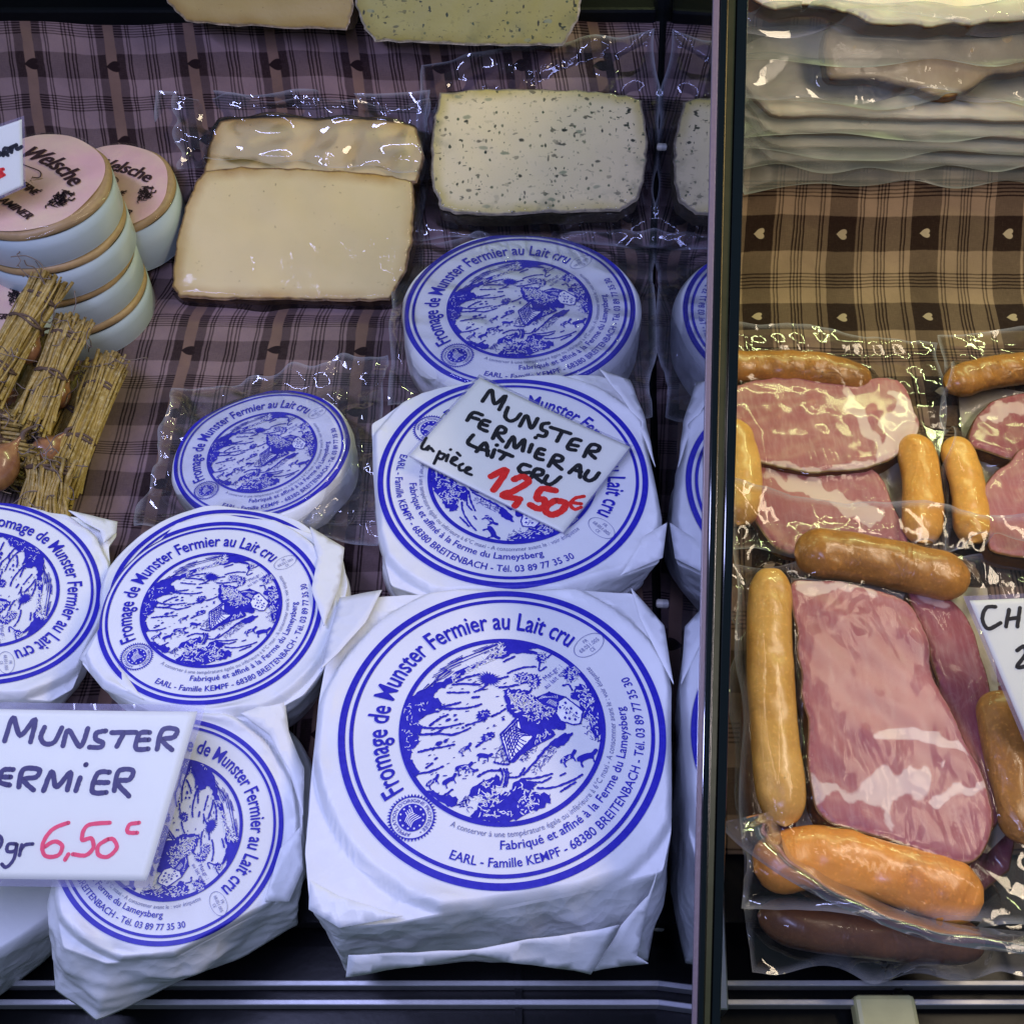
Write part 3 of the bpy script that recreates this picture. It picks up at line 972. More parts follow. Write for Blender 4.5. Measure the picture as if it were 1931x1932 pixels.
def film_sheet(name, fr, quad, heights, mat, parent, N=130, lift=.0012, relax=30, flutter=.004, seed=0, wavy=.003, tight=.0, crinkle=.0012, ripple=.0004, rw=.04, loose=.12):
    """a plastic sheet laid over contents: quad = corner pixels (TL, TR, BR, BL) on the frame's plane"""
    c = [fr.l(*p) if not isinstance(p, np.ndarray) else p for p in quad]
    s, t = np.meshgrid(np.linspace(0, 1, N), np.linspace(0, 1, N), indexing='xy')
    x = (c[0][0] * (1 - s) + c[1][0] * s) * (1 - t) + (c[3][0] * (1 - s) + c[2][0] * s) * t
    y = (c[0][1] * (1 - s) + c[1][1] * s) * (1 - t) + (c[3][1] * (1 - s) + c[2][1] * s) * t
    e = np.minimum(np.minimum(s, 1 - s), np.minimum(t, 1 - t))
    ed = np.clip(1 - e / .10, 0, 1)
    x = x + wavy * ed * wob(s * .3, t * .3, .10, seed + 1)
    y = y + wavy * ed * wob(s * .3, t * .3, .10, seed + 2)
    H = np.zeros_like(x)
    for hf in heights: H = np.maximum(H, hf(x, y))
    h = H.copy()
    for _ in range(relax):
        a = h.copy()
        a[1:-1, 1:-1] = (h[:-2, 1:-1] + h[2:, 1:-1] + h[1:-1, :-2] + h[1:-1, 2:]) / 4
        h = np.maximum(H, a * (1 - tight) + h * tight)
    free = smooth01((h - H) / .004) + (H < .001)
    p3 = np.stack([x, y, 0 * x], -1)
    h = h + crinkle * folds(p3, seed + 5, 14, .022) * (.25 + np.clip(free, 0, 1)) + flutter * ed * (wob(x, y, .09, seed + 7) + .6)
    h = h + ripple * (1 + wob(x, y, rw, seed + 9)) * (loose + (1 - loose) * np.clip(free, 0, 1))
    h = np.maximum(h, H) + lift
    return mobj(name, fr.w(x, y, h).reshape(-1, 3), grid_faces(N, N), mat, parent, attr={'rim': smooth01(1 - e / .022).ravel(), 'free': np.maximum(np.clip(free, 0, 1), loose if loose > .2 else 0).ravel()})


def h_poly(poly, t, rnd):
    def f(x, y):
        d = sdist(x, y, poly)
        u = np.clip(1 - d / rnd, 0, 1)
        return np.where(d > 0, t - rnd * (1 - np.sqrt(1 - u * u)), 0)
    return f


def taper(n, r, end=.16, tail=None):
    t = np.linspace(0, 1, n)
    e = np.minimum(t, 1 - t)
    return r * np.sqrt(np.clip(1 - (1 - np.clip(e / end, 0, 1)) ** 2, .0025, 1))


def sausage(fr, pts, rpx, mat, parent, z0=0., name='sausage', end=.17, seed=0):
    """returns a height function; spine given in pixels"""
    q0 = fr.ls(pts)
    w = fr.w(q0[:, 0].mean(), q0[:, 1].mean(), 0.)
    r = rpx * np.dot(w - CAM, FWD) / FPX
    q = fr.ls(pts, z0 + r)
    sp = spline(q, 14, False)
    seg = np.r_[0, np.cumsum(np.hypot(*np.diff(sp, axis=0).T))]
    u = np.linspace(0, seg[-1], 56)
    sp = np.stack([np.interp(u, seg, sp[:, 0]), np.interp(u, seg, sp[:, 1])], 1)
    rad = taper(56, r, end) * (1 + .045 * wob(u, u * 0 + seed, .05, seed))
    V, F = ring_tube(fr.w(sp[:, 0], sp[:, 1], np.full(56, z0 + r)), rad, 28)
    hgt = (V - fr.o) @ fr.n - z0
    V = V - (hgt * .22)[:, None] * fr.n
    V = V + (wob(V[:, 0] * 1.0, V[:, 1] + V[:, 2], .02, seed + 3) * .0008)[:, None] * fr.n
    mobj(name, V, F, mat, parent)

    def hf(x, y):
        out = np.zeros_like(x)
        for (a, b), rr_ in zip(sp[::2], rad[::2]):
            d2 = (x - a) ** 2 + (y - b) ** 2
            out = np.maximum(out, np.where(d2 < rr_ * rr_, z0 + .78 * (r + np.sqrt(np.maximum(rr_ * rr_ - d2, 0))), 0))
        return out
    return hf


def card_sign(name, label, fr, quad, mats, strokes, border=0., thick=.0007, group=None, curl=0., bmats=None):
    """hand-written card: quad corner pixels; strokes [(pixel points, width px, material index)]"""
    q = fr.ls(quad)
    ctr = q.mean(0)
    root = thing(name, label, 'price sign', fr.w(ctr[0], ctr[1], 0.), group)
    sz = max(np.ptp(q[:, 0]), np.ptp(q[:, 1]))
    pf = lambda x, y: curl * ((x - ctr[0]) ** 2 + .3 * (y - ctr[1]) ** 2) / sz

    def sheet(nm, q4, z, mat, n=26, th=0.):
        s, t = np.meshgrid(np.linspace(0, 1, n), np.linspace(0, 1, n))
        x = (q4[0][0] * (1 - s) + q4[1][0] * s) * (1 - t) + (q4[3][0] * (1 - s) + q4[2][0] * s) * t
        y = (q4[0][1] * (1 - s) + q4[1][1] * s) * (1 - t) + (q4[3][1] * (1 - s) + q4[2][1] * s) * t
        ob = mobj(nm, fr.w(x, y, pf(x, y) + z).reshape(-1, 3), grid_faces(n, n), mat, root)
        if th:
            m = ob.modifiers.new('thickness', 'SOLIDIFY'); m.thickness = th; m.offset = -1 if fr.n[2] > 0 else 1
        return ob
    sheet('card', q, 0, mats[0], th=thick)
    px = np.dot(fr.w(*ctr, 0.) - CAM, FWD) / FPX
    A = Art()
    for pts, w, mi in strokes:
        l = fr.ls(pts)
        if len(l) == 1: l = np.array([l[0], l[0] + .0002])
        A.stroke([tuple(p) for p in l], w * px, mi, 0, .10, True, len(pts), 8)
    A.build('handwriting', mats[1:], root, lambda x, y, z: fr.w(x, y, pf(x, y) + z), .00003, .0003)
    if border:
        e = border * px
        big = []
        for i in range(4):
            a, b, c = q[i - 1], q[i], q[(i + 1) % 4]
            u1, u2 = unit(b - a), unit(b - c)
            big.append(b + (u1 + u2) * e)
        sheet('laminate_front', big, .0011, LAMI)
        A2 = Art()
        for i in range(4):
            j = (i + 1) % 4
            k = 14
            V = [big[i] * (1 - t) + big[j] * t for t in np.linspace(0, 1, k)] + [q[i] * (1 - t) + q[j] * t for t in np.linspace(0, 1, k)]
            A2.add(V, [(m, m + 1, k + m + 1, k + m) for m in range(k - 1)], 0)
        A2.build('laminate_border', [LAMI_EDGE], root, lambda x, y, z: fr.w(x, y, pf(x, y) + z), 0, .0006)
    return root


# ------------------------------------------------------------------ the display case
STEEL = m_plain('brushed_steel', (.42, .43, .44), .35, .5, 1.0, .1, 120, .12)
DARK = m_plain('black_enamel', (.002, .0022, .003), .3, .2, 0, .1, 150, .3)
DARKTRAY = m_plain('black_tray', (.0025, .003, .004), .4, .2, 0, .2, 240, .4)
BARMAT = m_plain('pale_metal_bar', (.50, .50, .52), .4, .5, .4, .1, 160, .2)
DARKGLASS = m_plain('dark_gloss_frame', (.004, .007, .009), .08, .6)
GOLD = m_plain('gold_reflection', (.42, .34, .18), .22, .5, 1., .05, 90, .25)  # gold strip stands in for the gold reflection along the dark frame
SEALM = m_plain('pink_sealing_strip', (.20, .155, .175), .28, .5, 0, .3, 500, .15)


V, F = box((-.9, .0, -.06), (.9, 1.5, -.045))
tag(mobj('case_floor', V, F, DARK, smooth=False), kind='structure')
V, F = box((-.9, 1.32, -.045), (.9, 1.34, .7))
tag(mobj('case_back_wall', V, F, DARK, smooth=False), kind='structure')


YB, SLOPE, BY0 = .70, 32., .21
SN, CS = math.sin(math.radians(SLOPE)), math.cos(math.radians(SLOPE))
SL = Frame((0, YB, 0), (0, -SN, CS))         # the sloping back half of the bed


def panel_x(y): return .0762 + .0610 * y


def profile(ytop, y0=BY0, n1=70, n2=80):
    ys = np.concatenate([np.linspace(y0, YB, n1), np.linspace(YB, ytop, n2)[1:]])
    d, w = ys - YB, .03
    return ys, SN / CS * np.where(d < -w, 0, np.where(d > w, d, (d + w) ** 2 / (4 * w)))


def bed_hit(px, py):
    """(x, arc length from the fold line) where this pixel meets the bed"""
    p = at_z(px, py)
    if p[1] <= YB: return np.array([p[0], p[1] - YB])
    return SL.l(px, py)


def bed_sheet(name, label, x_a, x_b, ytop, mat, uvf, seed, zoff=0., wave=.0018, side=1):
    ys, z = profile(ytop)
    s = np.r_[0, np.cumsum(np.hypot(np.diff(ys), np.diff(z)))]
    s = s - np.interp(YB, ys, s)
    t = np.linspace(0, 1, 120)
    X = np.stack([x_a(y) * (1 - t) + x_b(y) * t for y in ys])
    Y = np.repeat(ys[:, None], 120, 1); S = np.repeat(s[:, None], 120, 1)
    Z = np.repeat(z[:, None], 120, 1) + zoff + wave * (wob(X, Y, .16, seed) + .5 * wob(X, Y, .06, seed + 1))
    uv = uvf(X, S)
    o = mobj(name, np.stack([X, Y, Z], -1).reshape(-1, 3), grid_faces(len(ys), 120), mat, uv=np.stack(uv, -1).reshape(-1, 2))
    m = o.modifiers.new('thickness', 'SOLIDIFY'); m.thickness = .0012; m.offset = -1
    tag(o, label, 'tablecloth')
    return o


LW = 1.3
LCOLS = [(.33, .67, 1.1), (.705, .722, LW), (.737, .754, LW), (.246, .263, LW), (.278, .295, LW), (.925, .942, LW), (.965, .982, LW), (.015, .032, LW), (.055, .072, LW)]
LROWS = [(.33, .67, .75), (.905, .92, LW), (.94, .955, LW), (.975, .99, LW), (.01, .025, LW), (.045, .06, LW), (.08, .095, LW)]
CLOTH_L = m_cloth('check_cloth_plum', (.30, .20, .195), (.016, .0055, .0065), LCOLS, LROWS, ribbon=(.435, .565, (.25, .15, .11)), heart=(.485, .5), hcol=(.016, .006, .007), hs=.078)
RCOLS = [(0, .34, 1.0), (.372, .388, LW), (.412, .428, LW), (.57, .586, LW), (.61, .626, LW), (.65, .666, LW), (.69, .706, LW), (.88, .896, LW), (.92, .936, LW)]
RROWS = [(.02, .40, 1.0), (.60, .614, LW), (.64, .654, LW), (.68, .694, LW), (.72, .734, LW), (.76, .774, LW)]
CLOTH_R = m_cloth('check_cloth_brown', (.33, .222, .138), (.018, .0065, .0035), RCOLS, RROWS, heart=(.155, .21), hcol=(.44, .34, .22), hs=.056)

hl = [bed_hit(*p) for p in ((355, 666), (517, 666), (320, 785), (283, 916), (164, 140), (303, 139), (593, 139))]
lpu, lpv = hl[1][0] - hl[0][0], hl[0][1] - hl[2][1]
top_off = (hl[4][0] - hl[0][0]) / lpu
print('LEFT CLOTH', hl, lpu, lpv, top_off)
YTOPL = (SL.w(*SL.l(130, 44), 0.))[1]


def uv_left(X, S):
    dx = np.where(S > -.05, 1, 0) * smooth01((S + .05) / .06) * (-.016) + np.clip(S - .02, 0, 1) * .16
    return (X - hl[0][0] + dx * 1.0) / lpu + .5, (S - hl[0][1]) / lpv + .5


hr = [bed_hit(*p) for p in ((1428, 450), (1583, 450), (1895, 458), (1424, 603), (1578, 603))]
rpu, rpv = (hr[2][0] - hr[0][0]) / 3, hr[0][1] - hr[3][1]
print('RIGHT CLOTH', hr, rpu, rpv)
rsk = (hr[0][0] - hr[3][0]) / (hr[0][1] - hr[3][1])


def uv_right(X, S):
    return (X - hr[0][0] - rsk * (S - hr[0][1])) / rpu + .16, (S - hr[0][1]) / rpv + .21


bed_sheet('tablecloth', 'plum and pale checked cloth with dark hearts under the white cheeses', lambda y: -.80, lambda y: panel_x(y) - .003, YTOPL, CLOTH_L, uv_left, 31, .002)
bed_sheet('tablecloth', 'brown checked cloth with pale hearts under the sausage packs', lambda y: panel_x(y) + .004, lambda y: .85, 1.30, CLOTH_R, uv_right, 41, .002, .001)

# tray under the cloths, front rails, the glazed partition
ys, zz = profile(1.31, .172)
V = np.array([(x, y, z - .003) for y, z in zip(ys, zz) for x in (-.86, .90)])
V2 = V - (0, 0, .012)
m_ = len(V)
F = [(2 * i, 2 * i + 1, 2 * i + 3, 2 * i + 2) for i in range(len(ys) - 1)] + [(m_ + 2 * i, m_ + 2 * i + 2, m_ + 2 * i + 3, m_ + 2 * i + 1) for i in range(len(ys) - 1)] + [(0, m_, m_ + 1, 1)]
tag(mobj('display_tray', np.vstack([V, V2]), F, DARKTRAY, smooth=False), 'long black tray that carries the checked cloths and all the goods', 'tray')

gr = thing('air_grille', 'black air grille with two pale metal bars along the front edge', 'grille', (0, .13, -.03))
V, F = box((-.86, .03, -.040), (.90, .166, -.034)); mobj('grille_bed', V, F, DARK, gr, smooth=False)
for py in (1855, 1891):
    p = at_z(900, py, -.022)
    V, F = box((-.86, p[1] - .0016, -.032), (.90, p[1] + .0016, -.020))
    bevelled('bar', V, F, BARMAT, gr, .0006)
for px in (978, 1290, 1700):
    p = at_z(px, 1905, -.028)
    V, F = box((p[0] - .002, p[1] - .02, -.0335), (p[0] + .002, p[1] + .03, -.026)); mobj('cross_rib', V, F, DARK, gr, smooth=False)
p = at_z(1670, 1912, -.02)
V, F = box((p[0] - .0175, p[1] - .012, -.030), (p[0] + .0175, p[1] + .010, -.016))
bevelled('clip', V, F, m_plain('bright_clip', (.55, .54, .26), .4, .5, 0., .1, 80), gr, .003)
V, F = box((-.86, .012, -.045), (.90, .033, -.012)); bevelled('front_edge', V, F, BARMAT, gr, .002)

pa, pb = np.array([panel_x(.04), .04]), np.array([panel_x(1.31), 1.31])
pdir = np.array([*(unit(pb - pa)), 0.])
pn = np.array([-pdir[1], pdir[0], 0.])       # towards the left compartment
PF = Frame((panel_x(.5), .5, 0), pn, 0, pdir)


def on_panel(px, py, off=0.):
    r = ray(px, py); o = PF.o + pn * off
    return CAM + r * (np.dot(o - CAM, pn) / np.dot(r, pn))


tf, tn = on_panel(1344, -30), on_panel(1303, 1950)
print('PANEL TOP far', tf, 'near', tn)
PANE = NT('partition_glass')
gl = PANE.n('BsdfGlossy', {'Color': (.72, .74, .80), 'Roughness': .012}).outputs[0]
dk = PANE.pbr((.01, .012, .02), .2, .5)
lw = PANE.n('Fresnel', {'IOR': 1.9}).outputs[0]
PANE.done(PANE.n('MixShader', {0: PANE.rng(lw, .05, .45, .45, .92), 1: dk, 2: gl}).outputs[0])
pt = thing('glass_partition', 'upright mirror-like glass partition with a black edge frame between both compartments', 'glass partition', (panel_x(.5), .5, 0))
dz = np.array([0, 0, 1.])
bl, br_ = np.array([*pa, -.04]), np.array([*pb, -.04])
tk = -pn * .004
q = [bl, br_, tf, tn]
V = np.array(q + [v + tk for v in q])
mobj('pane', V, [(0, 1, 2, 3), (7, 6, 5, 4), (0, 4, 5, 1), (1, 5, 6, 2), (2, 6, 7, 3), (3, 7, 4, 0)], PANE.m, pt, smooth=False)


def strip(name, u0, u1, mat, up, w0=1.0, w1=.66, dn=.010):
    """a bar running along the top edge of the pane, u across it in metres"""
    a = -pn
    V = []
    for e, w in ((tf, w0), (tn, w1)):
        for u, z in ((u0, -dn), (u1, -dn), (u1, up), (u0, up)):
            V.append(e + a * (u * w) + dz * z)
    F = [(0, 1, 2, 3), (7, 6, 5, 4), (0, 4, 5, 1), (1, 5, 6, 2), (2, 6, 7, 3), (3, 7, 4, 0)]
    bevelled(name, np.array(V), F, mat, pt, .0006)


wd = np.linalg.norm(tf - CAM) / FPX
strip('sealing_strip', .3 * wd, 12 * wd, SEALM, .0012)
strip('dark_frame', 12.6 * wd, 24 * wd, DARKGLASS, .0022)
strip('gold_reflection', 24.4 * wd, 40 * wd, GOLD, .0008)
strip('dark_frame', 40.4 * wd, 58 * wd, DARKGLASS, .0030)
STUD = m_plain('stud_plastic', (.30, .29, .26), .4)
for px, py in ((1243, 277), (1243, 1138), (1233, 1728), (1233, 1746)):
    p = on_panel(px, py, .002)
    th = np.arange(16) / 16 * 6.283
    V = [p + np.cos(th)[:, None] * r_ * dz + np.sin(th)[:, None] * r_ * pdir + pn * h_ for r_, h_ in ((.003, -.002), (.003, .001), (.002, .002))]
    F = [tuple(f) for f in grid_faces(3, 16, True)] + [tuple(range(32, 48))]
    mobj('fixing_stud', np.vstack(V), F, STUD, pt)
V, F = box((0, 0, 0), (1, 1, 1))
c0, c1 = at_z(1335, 1600, -.01), at_z(1368, 1900, -.01)
V = np.array([at_z(1330, 1560, .012), at_z(1362, 1560, .012), at_z(1374, 1905, -.014), at_z(1325, 1905, -.014)])
V = np.vstack([V, V - (0, 0, .02)])
br = bevelled('bracket', V, [(0, 1, 2, 3), (7, 6, 5, 4), (0, 4, 5, 1), (1, 5, 6, 2), (2, 6, 7, 3), (3, 7, 4, 0)], STEEL, None, .001)
tag(br, 'plain steel end bracket at the foot of the black partition frame', 'bracket')

# black shelf at the back, left compartment
p = SL.w(*SL.l(130, 44), 0.)
V, F = box((-.86, p[1] - .002, p[2] - .05), (panel_x(p[1]) - .006, 1.30, p[2] + .014))
tag(bevelled('shelf', V, F, DARKTRAY, None, .003), 'black upper shelf behind the plum checked cloth', 'shelf')
SHELF_Z, SHELF_Y = p[2] + .014, p[1]
print('SHELF', SHELF_Z, SHELF_Y)


# ------------------------------------------------------------------ wrapped cheeses on the left
big, big_f, big_s = munster('largest white wrapped cheese in front, its round blue label fully in view', (947, 1398), 618, .914, 92, 44, .09,
    [(640, 1125), (760, 1108), (1000, 1103), (1195, 1108), (1250, 1180), (1268, 1290), (1268, 1420), (1268, 1560), (1252, 1635), (1075, 1678), (930, 1703), (750, 1732), (640, 1740), (582, 1700), (572, 1600), (588, 1420), (608, 1250)], .078, 4, bottom=[(650, 1200), (1180, 1200), (1235, 1500), (1245, 1680), (1222, 1812), (1120, 1826), (900, 1812), (690, 1832), (652, 1838), (628, 1770), (600, 1600), (620, 1400)])
o = big_f.o - big_f.n * .040
bo = big_f.w(*big_f.l(900, 1790, -.03), -.03)
fn = unit(np.array([.05, -.75, .55]))
paper_flap(big, [(657, 1803), (652, 1846), (890, 1802), (1114, 1838), (1168, 1746), (900, 1790)], bo + fn * .003, fn, 5)
paper_flap(big, [(1170, 1745), (1222, 1690), (1240, 1640), (1200, 1800), (1222, 1815), (1120, 1832)], bo - fn * .006, fn, 8)

mid, mid_f, mid_s = munster('wrapped cheese behind the largest one, with the 12,50 price card lying on it', (967, 912), 510, .775, 90, -40, .09,
    [(700, 790), (790, 735), (890, 712), (1000, 700), (1130, 695), (1185, 715), (1215, 790), (1236, 900), (1250, 970), (1245, 1050), (1180, 1075), (1060, 1112), (950, 1116), (800, 1114), (735, 1090), (712, 1000), (702, 880)], .068, 11)
left, left_f, left_s = munster('tilted wrapped cheese with whole blue label, left of the largest cheese', (397, 1158), 432, .785, 106, 40, .066,
    [(150, 1240), (190, 1170), (270, 1050), (330, 980), (420, 962), (520, 975), (600, 1000), (645, 1040), (655, 1090), (640, 1170), (610, 1250), (570, 1300), (500, 1335), (400, 1348), (280, 1330), (190, 1290)], .030, 21)
far, far_f, far_s = munster('wrapped cheese cut off by the left edge, label turned sideways', (-36, 1118), 455, .77, 84, -65, .066,
    [(-240, 1100), (-200, 970), (-80, 935), (30, 943), (140, 965), (215, 980), (224, 1002), (208, 1022), (215, 1090), (195, 1170), (165, 1230), (140, 1290), (100, 1312), (-50, 1312), (-200, 1280)], .075, 33)
bot, bot_f, bot_s = munster('crumpled wrapped cheese at the bottom, half covered by the 6,50 price card', (317, 1570), 436, .985, 90, -55, .0588,
    [(100, 1690), (108, 1560), (130, 1420), (200, 1345), (340, 1340), (470, 1340), (535, 1320), (542, 1380), (575, 1450), (572, 1560), (562, 1640), (545, 1690), (460, 1735), (330, 1805), (200, 1815), (118, 1785)], .045, 41, crease=1.3, bottom=[(140, 1400), (500, 1400), (560, 1600), (566, 1745), (470, 1800), (350, 1848), (200, 1918), (180, 1926), (160, 1908), (106, 1866), (95, 1720)])



def corner_fold(root, fr, pts, h, tilt, seed):
    q = fr.ls(pts, h).mean(0)
    paper_flap(root, pts, fr.w(q[0], q[1], h), unit(fr.n + np.array(tilt)), seed, amp=.0016)


corner_fold(left, left_f, [(585, 992), (650, 1032), (642, 1100), (612, 1180), (588, 1110), (600, 1050)], .0015, (.35, .1, 0), 61)
corner_fold(left, left_f, [(150, 1242), (200, 1165), (212, 1235), (270, 1318), (205, 1292)], -.001, (-.2, -.1, 0), 62)
corner_fold(bot, bot_f, [(455, 1345), (537, 1316), (545, 1380), (574, 1448), (572, 1540), (545, 1450), (510, 1385)], .001, (.25, .15, 0), 63)
corner_fold(bot, bot_f, [(530, 1600), (566, 1560), (572, 1640), (546, 1700), (500, 1700)], .001, (.3, -.2, 0), 64)
corner_fold(far, far_f, [(130, 962), (222, 984), (220, 1004), (196, 1024), (190, 1000), (160, 985)], .002, (.2, .2, 0), 65)
corner_fold(mid, mid_f, [(1170, 1085), (1215, 1010), (1258, 985), (1249, 1052), (1215, 1066)], .0005, (.25, -.2, 0), 66)
corner_fold(mid, mid_f, [(1130, 696), (1188, 716), (1218, 792), (1236, 880), (1205, 800), (1170, 745)], .0005, (.35, .1, 0), 67)
corner_fold(big, big_f, [(640, 1126), (720, 1112), (690, 1170), (640, 1230), (606, 1262)], .001, (-.2, .2, 0), 68)
corner_fold(big, big_f, [(1190, 1108), (1252, 1180), (1270, 1290), (1240, 1230), (1205, 1165)], .0015, (.3, .1, 0), 69)
corner_fold(big, big_f, [(585, 1660), (640, 1690), (760, 1728), (640, 1750), (583, 1715)], .0005, (-.1, -.3, 0), 70)

# the lower cheeses of the stacks
munster('wrapped cheese lying under the tilted cheese, label rim peeping out at its left', (420, 1130), 432, .77, 96, 10,   .070, None, .056, 51, plump=1.10)
munster('wrapped cheese underneath the crumpled bottom cheese, only its folded paper showing', (372, 1535), 452, .90, 92, 0, .0675, None, .030, 61, printed=False, plump=1.05)
munster('wrapped cheese at the lower left corner, under the 6,50 price card', (-96, 1600), 500, .84, 92, 0, .066, None, .07, 71, printed=False, plump=1.08)
munster('unlabelled wrapped cheese underneath the largest cheese', (930, 1420), 560, .80, 90, 0, .090, None, .034, 81, printed=False, plump=1.04)

# two more, sealed in clear bags
bk, bk_f, bk_s = munster('labelled cheese sealed in clear film, below the herb cheese', (980, 590), 436, .68, 92, 44, .09, None, .042, 91, plump=1.035, crease=.5, group='Munster cheeses in clear film bags')
sm, sm_f, sm_s = munster('small labelled cheese sealed in clear film, on the plum cloth', (494, 858), 342, .66, 110, 42, .0632, None, .028, 95, plump=1.03, crease=.6, group='Munster cheeses in clear film bags')


def bag_over(fr, R, h, quad, parent, seed, mat=None, down=.55, **k):
    """film over a wrapped round: measured from a plane partway down its side"""
    g = Frame(fr.o - fr.n * h * down, fr.n)
    def hf(x, y):
        d = R * 1.06 - np.hypot(x, y)
        return np.where(d > 0, h * down * np.sqrt(np.clip(1 - np.clip(1 - d / .010, 0, 1) ** 2, 0, 1)) + .0009, 0)
    return film_sheet('clear_bag', g, quad, [hf], mat or FILM, parent, seed=seed, **k)


bag_over(bk_f, .09, .042, [(742, 470), (1240, 440), (1228, 790), (735, 775)], bk, 3, relax=8, flutter=.005, crinkle=.0046, ripple=.0018, rw=.028, loose=.3)
bag_over(sm_f, .0632, .028, [(335, 742), (735, 690), (712, 1035), (262, 1010)], sm, 5, FILM_SOFT, relax=8, flutter=.007, crinkle=.0050, ripple=.0018, rw=.024, loose=.35)

# ------------------------------------------------------------------ price cards
def px5(*p): return [(631 + .3351 * x, 631 + .3351 * y) for x, y in p]
def px7(*p): return [(.3464 * x, 1262.4 + .3464 * y) for x, y in p]
def px6(*p): return [(1262.4 + .346 * x, 631 + .346 * y) for x, y in p]
def px2(*p): return [(.1715 * x, 197.3 + .1715 * y) for x, y in p]


K, Rd = 8.6, 13.5
s1 = [(px5(*p), K, 0) for p in (
    [(832, 378), (882, 314), (900, 392), (962, 346), (926, 424)], [(975, 412), (960, 462), (986, 488), (1022, 476), (1046, 448)], [(1042, 516), (1080, 458), (1106, 528), (1142, 474)],
    [(1204, 500), (1170, 506), (1164, 534), (1192, 550), (1180, 574), (1146, 568)], [(1216, 524), (1326, 560)], [(1280, 548), (1250, 602)], [(1384, 600), (1342, 592), (1310, 640), (1354, 654)], [(1328, 622), (1368, 630)],
    [(1402, 690), (1440, 626), (1486, 634), (1478, 660), (1432, 664), (1464, 700)],
    [(746, 486), (780, 442), (830, 455)], [(764, 466), (810, 480)], [(872, 492), (836, 486), (814, 524), (856, 546)], [(824, 506), (858, 514)], [(890, 586), (926, 522), (960, 532), (954, 554), (914, 560), (946, 602)],
    [(964, 636), (1006, 576), (1016, 640), (1066, 592), (1058, 656)], [(1110, 620), (1094, 662)], [(1130, 582)], [(1180, 650), (1150, 646), (1130, 690), (1170, 706)], [(1140, 668), (1172, 676)],
    [(1204, 742), (1240, 682), (1280, 692), (1272, 714), (1230, 716), (1276, 760)], [(1320, 780), (1376, 736), (1380, 806)], [(1340, 762), (1386, 776)], [(1426, 770), (1406, 806), (1426, 826), (1460, 816), (1486, 784)],
    [(780, 568), (750, 612), (800, 640)], [(798, 660), (850, 612), (860, 682)], [(820, 646), (864, 656)], [(900, 650), (884, 692)], [(912, 624)], [(926, 655), (1000, 686)], [(966, 670), (934, 702)],
    [(1100, 742), (1060, 732), (1036, 756), (1056, 780), (1096, 776)], [(1106, 806), (1130, 760), (1170, 766), (1164, 790), (1126, 796), (1166, 832)], [(1196, 796), (1180, 830), (1206, 846), (1240, 830), (1270, 804)])]
s1 += [(px5(*p), 6.2, 0) for p in ([(516, 588), (490, 640), (508, 652), (532, 632), (520, 656), (540, 644), (556, 662)], [(592, 662), (560, 732)], [(590, 672), (620, 680), (602, 706), (578, 696)], [(640, 680), (628, 716)], [(652, 652)],
    [(660, 716), (690, 702), (670, 694), (655, 722), (682, 740)], [(690, 668), (706, 684)], [(722, 730), (702, 742), (706, 766), (732, 766)], [(744, 768), (766, 756), (746, 750), (736, 776), (770, 792)])]
s1 += [(px5(*p), Rd, 1) for p in ([(880, 800), (966, 764), (894, 876)], [(1010, 816), (1060, 800), (1090, 830), (1010, 880), (944, 906), (1042, 928)], [(1032, 944), (1014, 966)],
    [(1242, 880), (1166, 870), (1136, 924), (1176, 930), (1182, 966), (1146, 982), (1100, 960)], [(1242, 936), (1196, 964), (1190, 1000), (1230, 1016), (1282, 990), (1296, 950), (1242, 936)])]
s1 += [(px5(*p), 7.5, 1) for p in ([(1402, 914), (1350, 926), (1326, 960), (1350, 986), (1386, 976)], [(1326, 948), (1386, 956)])]
f1 = Frame(mid_f.w(*mid_f.l(980, 858, .008), .008), unit(mid_f.n + np.array([.03, -.05, .0])))
card_sign('price_card', 'tilted white card reading MUNSTER FERMIER AU LAIT CRU, 12,50 in red', f1, [(905, 712), (1188, 845), (1062, 1005), (772, 862)], [CARD, BLACKPEN, REDPEN], s1, 4, group='hand-written price cards', curl=.04)

s2 = [(px7(*p), 9.5, 0) for p in (
    [(30, 390), (76, 262), (114, 360), (194, 272), (170, 395)], [(246, 315), (226, 370), (250, 405), (300, 394), (340, 318)], [(346, 416), (376, 332), (440, 420), (482, 322)], [(580, 335), (530, 346), (526, 380), (562, 400), (550, 424), (490, 424)],
    [(612, 345), (746, 344)], [(680, 346), (640, 420)], [(820, 345), (766, 350), (744, 430), (812, 434)], [(758, 386), (816, 384)], [(860, 436), (890, 332), (966, 330), (954, 370), (890, 386), (942, 440)],
    [(-100, 640), (-70, 555), (-20, 548)], [(-90, 600), (-40, 596)], [(76, 545), (20, 550), (0, 610), (56, 630)], [(10, 586), (62, 586)], [(106, 640), (130, 546), (216, 546), (200, 586), (130, 600), (186, 656)],
    [(240, 660), (286, 556), (310, 640), (386, 560), (370, 656)], [(440, 590), (416, 660)], [(470, 520)], [(600, 560), (536, 566), (506, 664), (582, 670)], [(524, 616), (592, 616)], [(626, 660), (650, 556), (726, 550), (710, 600), (640, 612), (706, 690)])]
s2 += [(px7(*p), 6.5, 0) for p in ([(-30, 910), (0, 905), (14, 932), (0, 970), (-30, 975)], [(92, 950), (50, 952), (44, 990), (86, 986), (96, 950), (80, 1030), (40, 1076), (14, 1060)], [(122, 955), (110, 1012)], [(114, 986), (140, 956), (182, 950)])]
